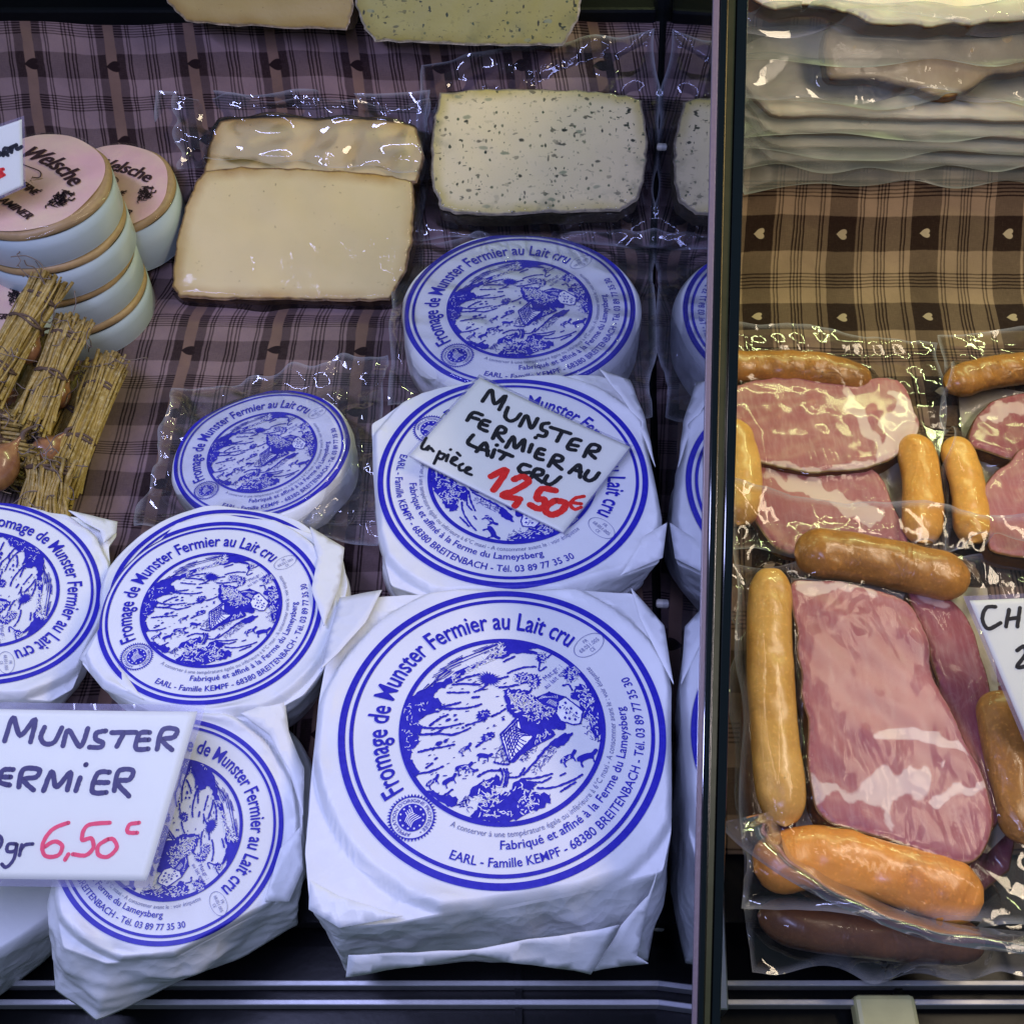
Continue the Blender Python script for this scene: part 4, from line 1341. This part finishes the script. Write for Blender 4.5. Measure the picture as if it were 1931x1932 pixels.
s2 += [(px7(*p), 7.5, 1) for p in ([(376, 835), (290, 870), (236, 950), (250, 1014), (320, 1012), (342, 960), (300, 936), (246, 966)], [(376, 1006), (358, 1036)], [(602, 835), (480, 850), (450, 926), (500, 920), (512, 970), (470, 1012), (400, 1006)],
    [(590, 925), (540, 960), (540, 1008), (590, 1020), (640, 972), (622, 926), (590, 925)], [(762, 835), (710, 846), (700, 886), (752, 890)])]
f2 = Frame(at_d(180, 1500, .570), unit(np.array([.05, -.26, .96])))
card_sign('price_card', 'large laminated card at lower left reading MUNSTER FERMIER, 6,50 in red with painted glare', f2, [(-160, 1335), (375, 1343), (279, 1661), (-170, 1655)], [CARD, GLAREPEN, GLAREREDPEN], s2, 13, group='hand-written price cards', curl=.05)

s3 = [(px6(*p), 7.5, 0) for p in ([(1772, 1484), (1722, 1490), (1700, 1550), (1732, 1604), (1800, 1572)], [(1846, 1500), (1830, 1592)], [(1840, 1552), (1900, 1542)], [(1906, 1490), (1892, 1592)], [(1990, 1500), (1950, 1545), (1990, 1590), (2030, 1545), (1990, 1500)],
    [(1890, 1722), (1926, 1700), (1938, 1740), (1890, 1812), (1966, 1800)])]
f3 = Frame(at_d(1960, 1265, .632), unit(np.array([-.10, -.35, .9])))
card_sign('price_card', 'laminated card at the right edge starting with the letters CH', f3, [(1826, 1133), (2110, 1120), (2210, 1380), (1938, 1398)], [CARD, BLACKPEN, REDPEN], s3, 9, group='hand-written price cards', curl=.03)

s4 = [(px2(*p), 6.5, 0) for p in ([(-60, 540), (-20, 520), (14, 536), (0, 556), (-40, 560)], [(40, 560), (56, 482), (96, 486), (90, 520), (50, 526), (92, 556)], [(112, 478), (168, 450)], [(142, 466), (130, 524)], [(186, 440), (192, 490), (246, 462)])]
s4 += [(px2(*p), 6, 1) for p in ([(42, 708), (-10, 722)], [(52, 770), (-10, 802)], [(28, 746), (-10, 758)])]
f4 = Frame(at_d(0, 295, .765), unit(np.array([.25, -.80, .55])))
card_sign('price_card', 'small white card at the left edge before the round cheese boxes', f4, [(-150, 290), (42, 225), (45, 350), (-150, 440)], [CARD, BLACKPEN, REDPEN], s4, 5, group='hand-written price cards')

# ------------------------------------------------------------------ round washed-rind cheeses in pale rims
RIMP = m_plain('pale_box_side', (.50, .58, .57), .30, .5, 0, .06, 90, .04)
RIND = m_plain('orange_rind', (.42, .27, .11), .45, .4, 0, .35, 130, .35)
PINKL = NT('pink_printed_top')
v_ = PINKL.obj()
c_ = PINKL.mix(PINKL.rng(PINKL.noise(28, 4, .6, v_), .35, .68), (.84, .50, .42), (.86, .62, .40))
PINKL = PINKL.done(PINKL.pbr(c_, .35, .5, PINKL.bump(PINKL.noise(80, 3, .5, v_, 1.), .3, .0015), Coat_Weight=.6, Coat_Roughness=.1))
BROWNINK = m_ink('brown_ink', (.035, .012, .010))


def welsche_art():
    A = Art()
    for k, dx in enumerate((-.014, 0, .014)):
        A.text('Welsche', (.02 + dx, .48), 1.14, .29, 0, k, 0, .006, .32, -.30)
        A.text('AFFINÉ', (.10 + dx * .7, -.12), .46, .12, 0, k, 0, .006, .25)
        A.text('CE', (-.06 + dx * .7, -.30), .16, .11, 0, k, 0, .006, .25)
        A.text('TRAMINER', (.24 + dx * .7, -.50), .82, .13, 0, k, 0, .006, .25)
    A.stroke([(-.55, .12), (-.30, .16), (-.05, .20), (.06, .12), (-.02, .05)], .018, 0)
    r_ = random.Random(5)
    for k in range(60):
        a, q = r_.uniform(0, 6.28), r_.uniform(.02, .17)
        x, y = .66 + math.cos(a) * q * .8 + (.0), .0 + math.sin(a) * q * 1.15
        b = r_.uniform(0, 6.28)
        A.stroke([(x, y), (x + math.cos(b) * .04, y + math.sin(b) * .04), (x + math.cos(b + 1) * .07, y + math.sin(b + 1) * .07)], .017, 0, 0, .3)
    return A


WART = welsche_art()
WG = 'round cheeses in pale rims'


def round_cheese(label, c, R, h, rot, printed=True, seed=0, tilt=(0, 0)):
    root = thing('round_cheese', label, 'cheese', c, WG)
    fr = Frame(c, (tilt[0], tilt[1], 1), rot)
    n = 96
    th = np.arange(n) / n * 6.28318
    rim = .007
    V = [fr.w(np.cos(th) * R * q, np.sin(th) * R * q, np.full(n, z)) for q, z in ((.99, 0), (1, .001), (1, h * .5), (1, h - rim), (.985, h - rim + .0005))]
    F = [tuple(f) for f in grid_faces(5, n, True)] + [tuple(range(n))[::-1], tuple(range(4 * n, 5 * n))]
    mobj('box_side', np.vstack(V), F, RIMP, root)
    pr = [(.972, h - rim), (.992, h - rim * .75), (.995, h - rim * .4), (.975, h - .001), (.945, h), (.5, h + .0005), (.01, h + .0008)]
    V = [fr.w(np.cos(th) * R * q * (1 + .006 * np.sin(th * 9 + seed)), np.sin(th) * R * q * (1 + .006 * np.sin(th * 7)), np.full(n, z) + .0006 * np.sin(th * 5 + seed)) for q, z in pr]
    mobj('rind', np.vstack(V), [tuple(f) for f in grid_faces(len(pr), n, True)] + [tuple(range((len(pr) - 1) * n, len(pr) * n))], RIND, root)
    if printed:
        rl = R * .93 * (1 + .035 * np.sin(th * 2 + 1 + seed) + .015 * np.sin(th * 5 + seed))
        ks = np.linspace(.01, 1, 14)
        V = [fr.w(np.cos(th) * rl * k, np.sin(th) * rl * k, h + .0016 - .0008 * k ** 6 + .0003 * wob(np.cos(th) * k, np.sin(th) * k, .5, seed)) for k in ks]
        mobj('printed_paper', np.vstack(V), [tuple(f) for f in grid_faces(14, n, True)], PINKL, root)
        WART.build('lettering', [BROWNINK], root, lambda x, y, z: fr.w(x * R * .9, y * R * .9, z + h + .0017))
        ks = np.linspace(.01, 1.03, 50)
        V = []
        for k in ks:
            x, y = np.cos(th) * R * k, np.sin(th) * R * k
            V.append(fr.w(x, y, h + .0034 + .0006 * folds(np.stack([x, y, 0 * x], -1), seed + 2, 12, .02) - .006 * smooth01((k - .95) / .08)))
        mobj('cling_film', np.vstack(V), [tuple(f) for f in grid_faces(50, n, True)], FILM_TIGHT, root)
    return root


WR, WH = .0580, .0325
base = at_z(164, 592, .0)
for k, lab in enumerate(('lowest pale round cheese of the stack of four', 'second pale round cheese from the bottom of the stack', 'third pale round cheese, just below the top of the stack', 'top cheese of the stack of four, lettered in brown, behind the small white card')):
    round_cheese(lab, base + (k * .0008 - .002 * (k % 2), .001 * k, .003 + k * WH), WR, WH - .0006, -38 if k == 3 else 0, k == 3, k)
tp = base + (0, 0, 4 * WH)
print('WELSCHE base', base, 'second', at_d(216, 345, .90))
sp_ = SL.w(*SL.l(232, 400), 0.)
round_cheese('lettered round cheese standing behind the stack of four', (at_d(216, 345, .90)) - np.array([0, 0, .05]), .0500, .05, -18, True, 9, (0, -.10))
tz = at_z(-42, 560, .075)
round_cheese('pink topped round cheese at the left edge, behind the straw bundles', tz - np.array([0, 0, .075]), .050, .075, 0, True, 12)


# ------------------------------------------------------------------ cut cheeses
PLAINC = m_cheese('pale_pressed_cheese', (.82, .65, .27), (.54, .33, .07), (.30, .17, .06))
PLAINTOP = m_cheese('yellow_pressed_cheese', (.44, .32, .095), (.33, .21, .045), (.40, .30, .17))
HERBC = m_cheese('herb_cheese', (.80, .67, .36), (.56, .45, .13), (.36, .30, .20), True)

HERBTOP = m_cheese('olive_herb_cheese', (.38, .34, .095), (.30, .25, .05), (.44, .38, .26), True)  # darker, more olive tone of the herb cheese


def wedge(label, pts, fr, t, mat, group, seed, h0=0., jag=.004):
    q = fr.ls(pts, h0 + t)
    q = np.array([q[i] * (1 - u) + q[(i + 1) % len(q)] * u for i in range(len(q)) for u in np.arange(5) / 5])
    q = q + .0004 * np.random.default_rng(seed).normal(size=q.shape) + .0004 * np.stack([wob(q[:, 0], q[:, 1], .012, seed), wob(q[:, 0], q[:, 1], .012, seed + 1)], 1)
    c = q.mean(0)
    root = thing('cheese_wedge', label, 'cheese', fr.w(c[0], c[1], h0), group)
    slab(fr, q, t, .0013, .0020, 'cut_cheese', mat, root, .0002, seed, zoff=h0)
    return root, q


PW = [(392, 318), (470, 314), (560, 316), (660, 322), (740, 330), (779, 342), (782, 400), (778, 450), (766, 510), (735, 566), (640, 568), (520, 566), (400, 564), (338, 560), (324, 540), (328, 480), (340, 420), (356, 370), (372, 336)]
pw, pq = wedge('pale cut cheese with brown rind in a clear bag, lying in front of another', PW, SL, .034, PLAINC, 'cut cheeses in clear bags', 3)
RW = [(412, 224), (520, 219), (650, 222), (760, 228), (786, 240), (800, 300), (786, 345), (700, 345), (560, 345), (430, 340), (384, 336), (390, 280)]
rw_, rq = wedge('pale cut cheese behind the front one, half hidden under shiny clear film', RW, SL, .026, PLAINC, 'cut cheeses in clear bags', 13)
HW = [(829, 173), (900, 167), (1000, 166), (1110, 170), (1180, 177), (1211, 188), (1217, 230), (1222, 290), (1214, 340), (1200, 378), (1170, 396), (1060, 400), (950, 406), (860, 403), (830, 392), (816, 350), (812, 290), (818, 230)]
hw, hq = wedge('green flecked herb cheese in a clear bag beside the glass partition', HW, SL, .034, HERBC, 'cut cheeses in clear bags', 23)
film_sheet('clear_bag', SL, [(300, 175), (808, 178), (800, 612), (300, 605)], [h_poly(pq, .034, .004)], FILM_CLEAR, pw, seed=11, relax=34, flutter=.006, crinkle=.0009, ripple=.0004, rw=.045)
film_sheet('clear_bag', SL, [(335, 190), (815, 200), (806, 344), (345, 330)], [h_poly(rq, .026, .004)], FILM, rw_, seed=17, relax=30, flutter=.005, crinkle=.0030, lift=.003, ripple=.0034, rw=.036, loose=1.)
film_sheet('clear_bag', SL, [(792, 122), (1234, 62), (1243, 470), (788, 452)], [h_poly(hq, .034, .004)], FILM_CLEAR, hw, seed=19, relax=34, flutter=.004, crinkle=.0036, ripple=.0022, rw=.035)

SF = Frame((0, SHELF_Y, SHELF_Z), (0, -.865, .50))
T1 = [(262, -110), (640, -110), (668, -60), (668, 20), (655, 57), (560, 55), (450, 50), (352, 42), (330, 20)]
wedge('large plain yellow cheese piece at the top, on the black shelf', [(300, -120), (660, -120), (667, -40), (665, 20), (654, 57), (560, 54), (450, 49), (350, 41), (318, 6), (280, -60)], SF, .05, PLAINTOP, 'big cheese pieces on the shelf', 33, .0)
wedge('large herb cheese piece at the top, right of the plain yellow one', [(640, -120), (1120, -120), (1100, -10), (1090, 40), (1062, 86), (950, 87), (820, 82), (708, 79), (684, 50), (668, 0)], SF, .05, HERBTOP, 'big cheese pieces on the shelf', 43, .0)

# ------------------------------------------------------------------ straw and shallots at the left
STRAW = NT('dry_straw')
v_ = STRAW.obj()
c_ = STRAW.mix(STRAW.rng(STRAW.noise(70, 4, .7, v_), .3, .7), (.46, .31, .075), (.26, .165, .03))
c_ = STRAW.mix(STRAW.rng(STRAW.noise(320, 3, .6, v_), .5, .75), c_, (.56, .44, .18))
STRAW = STRAW.done(STRAW.pbr(c_, .5, .4, STRAW.bump(STRAW.noise(500, 2, .5, v_), .3, .0008)))
WIRE = m_plain('brown_twine', (.12, .075, .045), .6, .3, 0, .3, 300, .4)
FIBRE = m_plain('grey_plant_fibre', (.20, .15, .12), .7, .3, 0, .2, 300, .3)
SKIN = NT('shallot_skin')
v_ = SKIN.obj()
st_ = SKIN.n('Mapping', {'Vector': v_, 'Scale': (1, 1, .2)}).outputs[0]
c_ = SKIN.mix(SKIN.rng(SKIN.noise(120, 4, .6, st_), .35, .7), (.40, .19, .075), (.24, .10, .045))
SKIN = SKIN.done(SKIN.pbr(c_, .28, .5, SKIN.bump(SKIN.noise(90, 3, .5, v_), .2, .001), Coat_Weight=.5, Coat_Roughness=.12))


def straw(label, p0, p1, wpx, z0, z1, n, seed, bands=(.12, .75)):
    a, b = at_z(*p0, z0), at_z(*p1, z1)
    r = np.random.default_rng(seed)
    R = wpx / 2 * np.dot((a + b) / 2 - CAM, FWD) / FPX
    ax = unit(b - a); s1_ = unit(np.cross(ax, (0, 0, 1.))); s2_ = np.cross(s1_, ax)
    root = thing('straw_bundle', label, 'straw', (a + b) / 2, 'straw bundles')
    parts = []
    for k in range(n):
        q, an = R * math.sqrt(r.uniform(0, 1)), r.uniform(0, 6.28)
        off = s1_ * q * math.cos(an) + s2_ * q * math.sin(an) * .7
        e0, e1 = r.uniform(-.09, .08), 1 + r.uniform(-.10, .09)
        spread = 1 + r.uniform(.1, .9) ** 2 * 1.2
        p = [a + (b - a) * t + off * (1 + (spread - 1) * abs(t - .45)) + r.normal(size=3) * .0008 for t in np.linspace(e0, e1, 5)]
        rad = r.uniform(.0007, .0015)
        V, F = ring_tube(spline(p, 2, False), np.full(9, rad), 6)
        parts.append((V, F))
    V, F = merge(parts)
    tag(mobj('straw_stalks', V, F, STRAW, root), kind='stuff')
    parts = []
    for k in range(16):
        t = r.choice([.02, .1, .75, .95]) + r.normal() * .05
        c = a + (b - a) * t + (s1_ * r.normal() * .9 + np.array([0, 0, .8])) * R
        p = [c]
        d_ = unit(r.normal(size=3) + ax * .5)
        for m in range(5):
            d_ = unit(d_ + r.normal(size=3) * .5); p.append(p[-1] + d_ * .005)
        V, F = ring_tube(spline(p, 3, False), np.full(16, .0004), 4)
        parts.append((V, F))
    V, F = merge(parts)
    tag(mobj('dry_fibres', V, F, FIBRE, root), kind='stuff')
    for t in bands:
        c = a + (b - a) * t
        th = np.linspace(0, 6.283 * 2, 50)
        pth = [c + ax * (.0015 * math.sin(x * 2.3) + .002 * x / 12) + (s1_ * math.cos(x) * 1.06 + s2_ * math.sin(x) * .76) * R for x in th]
        V, F = ring_tube(pth, np.full(50, .0011), 6)
        mobj('twine', V, F, WIRE, root)
    return root


def shallot(label, px, rpx, z, ang, elong=1.35, tilt=.2):
    c = at_z(*px, z)
    r = rpx * np.dot(c - CAM, FWD) / FPX
    n = 24
    prof = [(-1.0, .06), (-.95, .30), (-.8, .62), (-.5, .90), (-.15, 1.0), (.2, .96), (.5, .78), (.75, .48), (.95, .22), (1.15, .10), (1.4, .06)]
    ca, sa = math.cos(math.radians(ang)), math.sin(math.radians(ang))
    ax = unit(np.array([ca, sa, tilt])); b1 = unit(np.cross(ax, (0, 0, 1.))); b2 = np.cross(b1, ax)
    th = np.arange(n) / n * 6.28318
    V = [c + ax * x * r * elong + (np.cos(th)[:, None] * b1 + np.sin(th)[:, None] * b2) * (y * r * (1 + .03 * np.sin(th * 5 + x)))[:, None] for x, y in prof]
    root = thing('shallot', label, 'shallot', c, 'shallots among the straw')
    mobj('bulb', np.vstack(V), [tuple(f) for f in grid_faces(len(prof), n, True)] + [tuple(range(n))[::-1]], SKIN, root)
    pth = [c + ax * r * elong * t + b2 * .002 * math.sin(t * 9) + b1 * .003 * (t - 1.3) for t in (1.3, 1.5, 1.7, 1.95)]
    V, F = ring_tube(pth, [.0022, .0016, .0012, .0006], 6)
    mobj('dry_tip', V, F, WIRE, root)


straw('straw bundle uppermost at the left, in front of the pale boxes', (92, 535), (-25, 735), 64, .105, .08, 150, 1, (.14, .36, .78))
straw('straw bundle in the middle of the heap, tied with brown twine', (138, 612), (58, 800), 58, .085, .06, 140, 2, (.12, .5))
straw('straw bundle lying outermost on the plum cloth', (207, 690), (112, 930), 58, .05, .035, 150, 3, (.18, .60))
straw('straw bundle at the bottom of the heap, standing above the sideways cheese', (95, 872), (80, 985), 80, .07, .05, 130, 4, (.10,))
straw('dark straw bundle lying crosswise at the left edge', (-70, 850), (62, 880), 80, .05, .05, 120, 5, (.5,))
straw('dark straw bundle behind the crosswise one, in shade', (-60, 790), (52, 805), 60, .06, .055, 90, 6, (.6,))
straw('straw bundle in shade between the two upper bundles', (85, 640), (10, 810), 44, .06, .045, 90, 7, (.3,))
straw('straw bundle in shade behind the outermost one', (165, 700), (70, 900), 40, .03, .03, 90, 8, (.4,))
for lab, px_, r_, z_, an_ in (('orange shallot between the outermost and the middle straw bundle', (112, 745), 22, .045, 65), ('shiny brown shallot below the orange one, next to the outermost straw', (88, 850), 27, .045, 50),
                              ('large pink shallot at the left edge above the sideways cheese', (-5, 880), 40, .080, 60), ('pale shallot between the two upper straw bundles', (56, 660), 22, .078, 65),
                              ('brown shallot under the uppermost straw at the left edge', (14, 760), 30, .05, 30)):
    shallot(lab, px_, r_, z_, an_)
# ------------------------------------------------------------------ ham and sausage packs on the right
SAUS = m_sausage('orange_sausage_skin', (.86, .46, .09), (.74, .34, .05))
SAUSD = m_sausage('smoked_sausage_skin', (.58, .26, .045), (.30, .13, .022))
SAUST = m_sausage('tan_sausage_skin', (.80, .47, .13), (.64, .33, .07))
SAUSO = m_sausage('red_orange_sausage_skin', (.86, .36, .065), (.66, .25, .05))
SAUSX = m_sausage('dark_sausage_skin', (.20, .08, .025), (.12, .045, .018))
HAM = m_ham('pink_ham', (.46, .165, .165), (.38, .125, .135), (.72, .53, .46))
HAMD = m_ham('dark_ham', (.33, .085, .10), (.25, .06, .075), (.60, .40, .36))
KRAUT = m_plain('pale_fat_gelatine', (.42, .38, .28), .35, .5, 0, .4, 90, .2)
PG = 'vacuum packs of ham and sausages'


def pack(label, z, ctr):
    return thing('meat_pack', label, 'meat pack', at_z(*ctr, z), PG), flat(z)


def ham(fr, root, pts, t, z0, mat, fats, seed, name='ham_slice'):
    q = spline(fr.ls(pts, z0 + t), 5)
    q = q + .0012 * np.stack([wob(q[:, 0], q[:, 1], .03, seed), wob(q[:, 0], q[:, 1], .03, seed + 1)], 1)
    regs = [(spline(fr.ls(f, z0 + t), 4), s) for f, s in fats]
    slab(fr, q, t, .0026, .0022, name, mat, root, .0010, seed, regs or [(q + 9, .001)], zoff=z0)
    return h_poly(q, t + z0, .004)


# pack A: far pack beside the partition
A_, fa = pack('far pack beside the partition: pink ham framed by three sausages', .006, (1560, 830))
hs = [ham(fa, A_, [(1440, 868), (1560, 892), (1645, 880), (1690, 960), (1712, 1035), (1600, 1040), (1470, 1035), (1415, 950)], .010, .0, HAM,
          [([(1440, 880), (1480, 900), (1540, 905), (1580, 930), (1660, 960), (1640, 990), (1560, 950), (1500, 930), (1450, 905)], .004)], 3),
      ham(fa, A_, [(1378, 735), (1420, 715), (1500, 705), (1600, 712), (1690, 716), (1728, 770), (1732, 812), (1700, 852), (1650, 874), (1560, 890), (1480, 880), (1420, 862), (1370, 820)], .016, .0, HAM,
          [([(1590, 735), (1610, 740), (1640, 800), (1660, 830), (1665, 800), (1690, 770), (1680, 735), (1720, 760), (1732, 815), (1700, 855), (1655, 870), (1650, 840), (1600, 780)], .004), ([(1420, 858), (1480, 874), (1560, 882), (1640, 868), (1650, 880), (1560, 900), (1420, 875)], .003)], 5)]
hs += [sausage(fa, [(1350, 692), (1440, 686), (1540, 692), (1645, 712)], 34, SAUSD, A_, .002, seed=1), sausage(fa, [(1376, 790), (1398, 850), (1402, 920), (1392, 985)], 34, SAUST, A_, .002, seed=2),
       sausage(fa, [(1722, 818), (1738, 890), (1742, 960), (1738, 1020)], 36, SAUS, A_, .002, seed=3)]
mobj('backing', *(lambda q: (fa.w(q[0][:, 0], q[0][:, 1], .0005), q[1]))(cdt_fill(fa.ls([(1420, 725), (1690, 725), (1715, 860), (1705, 1000), (1420, 1000)]), .01)), KRAUT, A_)
film_sheet('vacuum_film', fa, [(1340, 612), (1772, 652), (1782, 1050), (1330, 1050)], hs, FILM_TIGHT, A_, seed=4, relax=18, flutter=.005, crinkle=.0024, N=150)

# pack B: far right
B_, fb = pack('far pack at the right edge: darker curled ham between two sausages', .006, (1920, 830))
hs = [ham(fb, B_, [(1828, 830), (1845, 780), (1880, 750), (1960, 735), (2060, 740), (2060, 900), (1930, 870), (1860, 850)], .014, 0, HAMD, [([(1860, 780), (1900, 760), (1990, 752), (1990, 765), (1900, 785), (1870, 800)], .004)], 7),
      ham(fb, B_, [(1852, 930), (1875, 890), (1905, 868), (1935, 840), (2060, 835), (2060, 1040), (1880, 1040), (1860, 990)], .018, 0, HAM, [], 9),
      sausage(fb, [(1785, 725), (1850, 702), (1930, 690), (2040, 690)], 33, SAUSD, B_, .002, seed=4), sausage(fb, [(1797, 822), (1820, 885), (1832, 950), (1836, 1020)], 33, SAUS, B_, .002, seed=5)]
mobj('backing', *(lambda q: (fb.w(q[0][:, 0], q[0][:, 1], .0005), q[1]))(cdt_fill(fb.ls([(1805, 735), (1900, 735), (2050, 760), (2050, 1010), (1850, 1010), (1815, 850)]), .01)), KRAUT, B_)
film_sheet('vacuum_film', fb, [(1768, 640), (2110, 610), (2110, 1060), (1776, 1050)], hs, FILM_TIGHT, B_, seed=6, relax=18, flutter=.006, crinkle=.0026, N=150)

# pack under the front one
U_, fu = pack('dark shaded pack underneath the front ham pack', .004, (1640, 1700))
hs = [sausage(fu, [(1430, 1722), (1560, 1750), (1700, 1765), (1860, 1775)], 44, SAUSX, U_, .002, seed=8), sausage(fu, [(1452, 1180), (1440, 1400), (1450, 1600)], 42, SAUSX, U_, .002, seed=9),
      ham(fu, U_, [(1480, 1150), (1850, 1150), (1900, 1640), (1500, 1640)], .024, 0, HAMD, [], 15)]
film_sheet('vacuum_film', fu, [(1362, 1080), (2010, 1060), (2030, 1850), (1405, 1838)], hs, FILM, U_, seed=8, relax=12, flutter=.006, crinkle=.0016, wavy=.004, N=150)

# pack C: the front one, lying on the pack below
C_, fc = pack('front pack: large ham slices framed by four sausages, clear flap at its corner', .040, (1640, 1350))
hs = [ham(fc, C_, [(1715, 1112), (1770, 1118), (1825, 1160), (1860, 1260), (1880, 1400), (1888, 1530), (1850, 1560), (1800, 1420), (1770, 1300), (1740, 1190)], .011, 0, HAMD, [([(1715, 1112), (1770, 1118), (1790, 1140), (1750, 1140)], .004)], 21),
      ham(fc, C_, [(1492, 1098), (1560, 1092), (1640, 1106), (1705, 1128), (1738, 1165), (1752, 1225), (1768, 1290), (1812, 1370), (1850, 1450), (1872, 1535), (1862, 1590), (1826, 1622), (1770, 1616), (1700, 1590), (1620, 1566), (1560, 1545), (1530, 1505), (1524, 1400), (1512, 1280), (1502, 1180)], .018, 0, HAM,
          [([(1524, 1468), (1560, 1478), (1610, 1482), (1660, 1462), (1720, 1440), (1752, 1432), (1768, 1460), (1740, 1490), (1690, 1510), (1682, 1545), (1660, 1550), (1640, 1510), (1590, 1500), (1545, 1520), (1528, 1498)], .005),
           ([(1496, 1098), (1560, 1092), (1640, 1106), (1640, 1120), (1570, 1112), (1510, 1124)], .004), ([(1640, 1390), (1700, 1370), (1790, 1390), (1830, 1420), (1790, 1412), (1700, 1392)], .0025), ([(1760, 1500), (1860, 1470), (1866, 1482), (1770, 1516)], .003)], 23)]
hs += [sausage(fc, [(1500, 1040), (1580, 1040), (1700, 1062), (1832, 1092)], 49, SAUSD, C_, .002, seed=11), sausage(fc, [(1456, 1068), (1452, 1200), (1462, 1380), (1482, 1555)], 43, SAUST, C_, .002, end=.12, seed=12),
       sausage(fc, [(1425, 1640), (1540, 1612), (1680, 1640), (1858, 1698)], 60, SAUSO, C_, -.006, end=.14, seed=13), sausage(fc, [(1882, 1300), (1900, 1400), (1925, 1500), (1940, 1590)], 46, SAUSD, C_, .002, seed=14)]
mobj('backing', *(lambda q: (fc.w(q[0][:, 0], q[0][:, 1], .0005), q[1]))(cdt_fill(fc.ls([(1490, 1090), (1860, 1110), (1910, 1560), (1860, 1610), (1500, 1560)]), .01)), KRAUT, C_)
film_sheet('vacuum_film', fc, [(1372, 918), (2010, 1000), (2030, 1760), (1398, 1712)], hs, FILM_TIGHT, C_, seed=10, relax=20, flutter=.008, crinkle=.0030, wavy=.003, N=190)
# its loose corner and hem, turned up
hem = spline([(1352, 1552), (1400, 1600), (1500, 1668), (1640, 1735), (1780, 1780), (1990, 1805)], 12, False)
top_ = spline([(1462, 1528), (1478, 1572), (1550, 1640), (1680, 1710), (1800, 1742), (1990, 1762)], 12, False)
rows = []
for t in np.linspace(0, 1, 9):
    rows.append(np.array([at_z(*(a * (1 - t) + b * t), .052 + .010 * math.sin(t * math.pi) + .014 * (1 - t) + .0015 * math.sin(i * .7 + t * 5)) for i, (a, b) in enumerate(zip(hem, top_))]))
mobj('film_flap', np.vstack(rows), grid_faces(9, len(hem)), FILM_FLAP, C_, attr={'rim': np.repeat([1., .3, 0, 0, 0, 0, 0, .2, .7], len(hem))})

# ------------------------------------------------------------------ stack of bacon packs at the back right
FATW = m_ham('white_bacon_fat', (.80, .74, .55), (.78, .68, .46), (.82, .76, .60))
RINDB = m_ham('smoked_rind', (.46, .30, .10), (.30, .16, .04), (.60, .46, .20))
BG = 'stacked film packs at the back right'
lips = [353, 326, 300, 268, 205, 128]
labs = ['lowest film pack of the back stack, its grey hem lying on the brown cloth', 'second film pack from the bottom of the back stack', 'third film pack from the bottom of the back stack, in wavy clear film',
        'fourth film pack from the bottom of the back stack, with bright folds', 'film pack of the back stack with a smoked golden rind showing', 'top film pack of the back stack with a white fat slab']
for k, ly in enumerate(lips):
    z = .008 + .010 * k + (.006 if k == 5 else 0)
    fk = Frame(SL.w(0, 0, z), SL.n)
    root = thing('bacon_pack', labs[k], 'bacon pack', fk.w(*fk.l(1660, ly - 90), 0), BG)
    if k == 5: pts, mt, t = [(1420, -160), (2010, -160), (2010, 20), (1931, 36), (1850, 42), (1760, 47), (1700, 46), (1640, 40), (1600, 24), (1540, 8), (1420, 0)], FATW, .020
    elif k == 4: pts, mt, t = [(1600, 20), (2010, 20), (2010, 120), (1931, 132), (1860, 146), (1800, 182), (1740, 170), (1650, 150), (1560, 138)], RINDB, .012
    else: pts, mt, t = [(1430, ly - 200), (2000, ly - 200), (2000, ly - 52), (1780, ly - 44), (1560, ly - 50), (1440, ly - 62)], FATW, .006
    hh = ham(fk, root, pts, t, 0, mt, [], 60 + k, 'bacon_slab')
    top = ly - 150 if k < 5 else 34
    q0 = [(1390, top), (2060, top - 8), (2060, ly - 4), (1386, ly - (8 if k else -8))]
    film_sheet('film_hem', fk, q0, [hh], FILM_HAZY, root, seed=70 + 3 * k, relax=24, flutter=.003, crinkle=.0004, wavy=.005, N=120, ripple=.0006, rw=.07)
    if k >= 4: film_sheet('film_bag', fk, [(1392, -180), (2060, -190), (2060, 60 if k == 5 else 190), (1390, 60 if k == 5 else 190)], [hh], FILM, root, seed=90 + k, relax=20, flutter=.002, crinkle=.0008, wavy=.004, N=90)
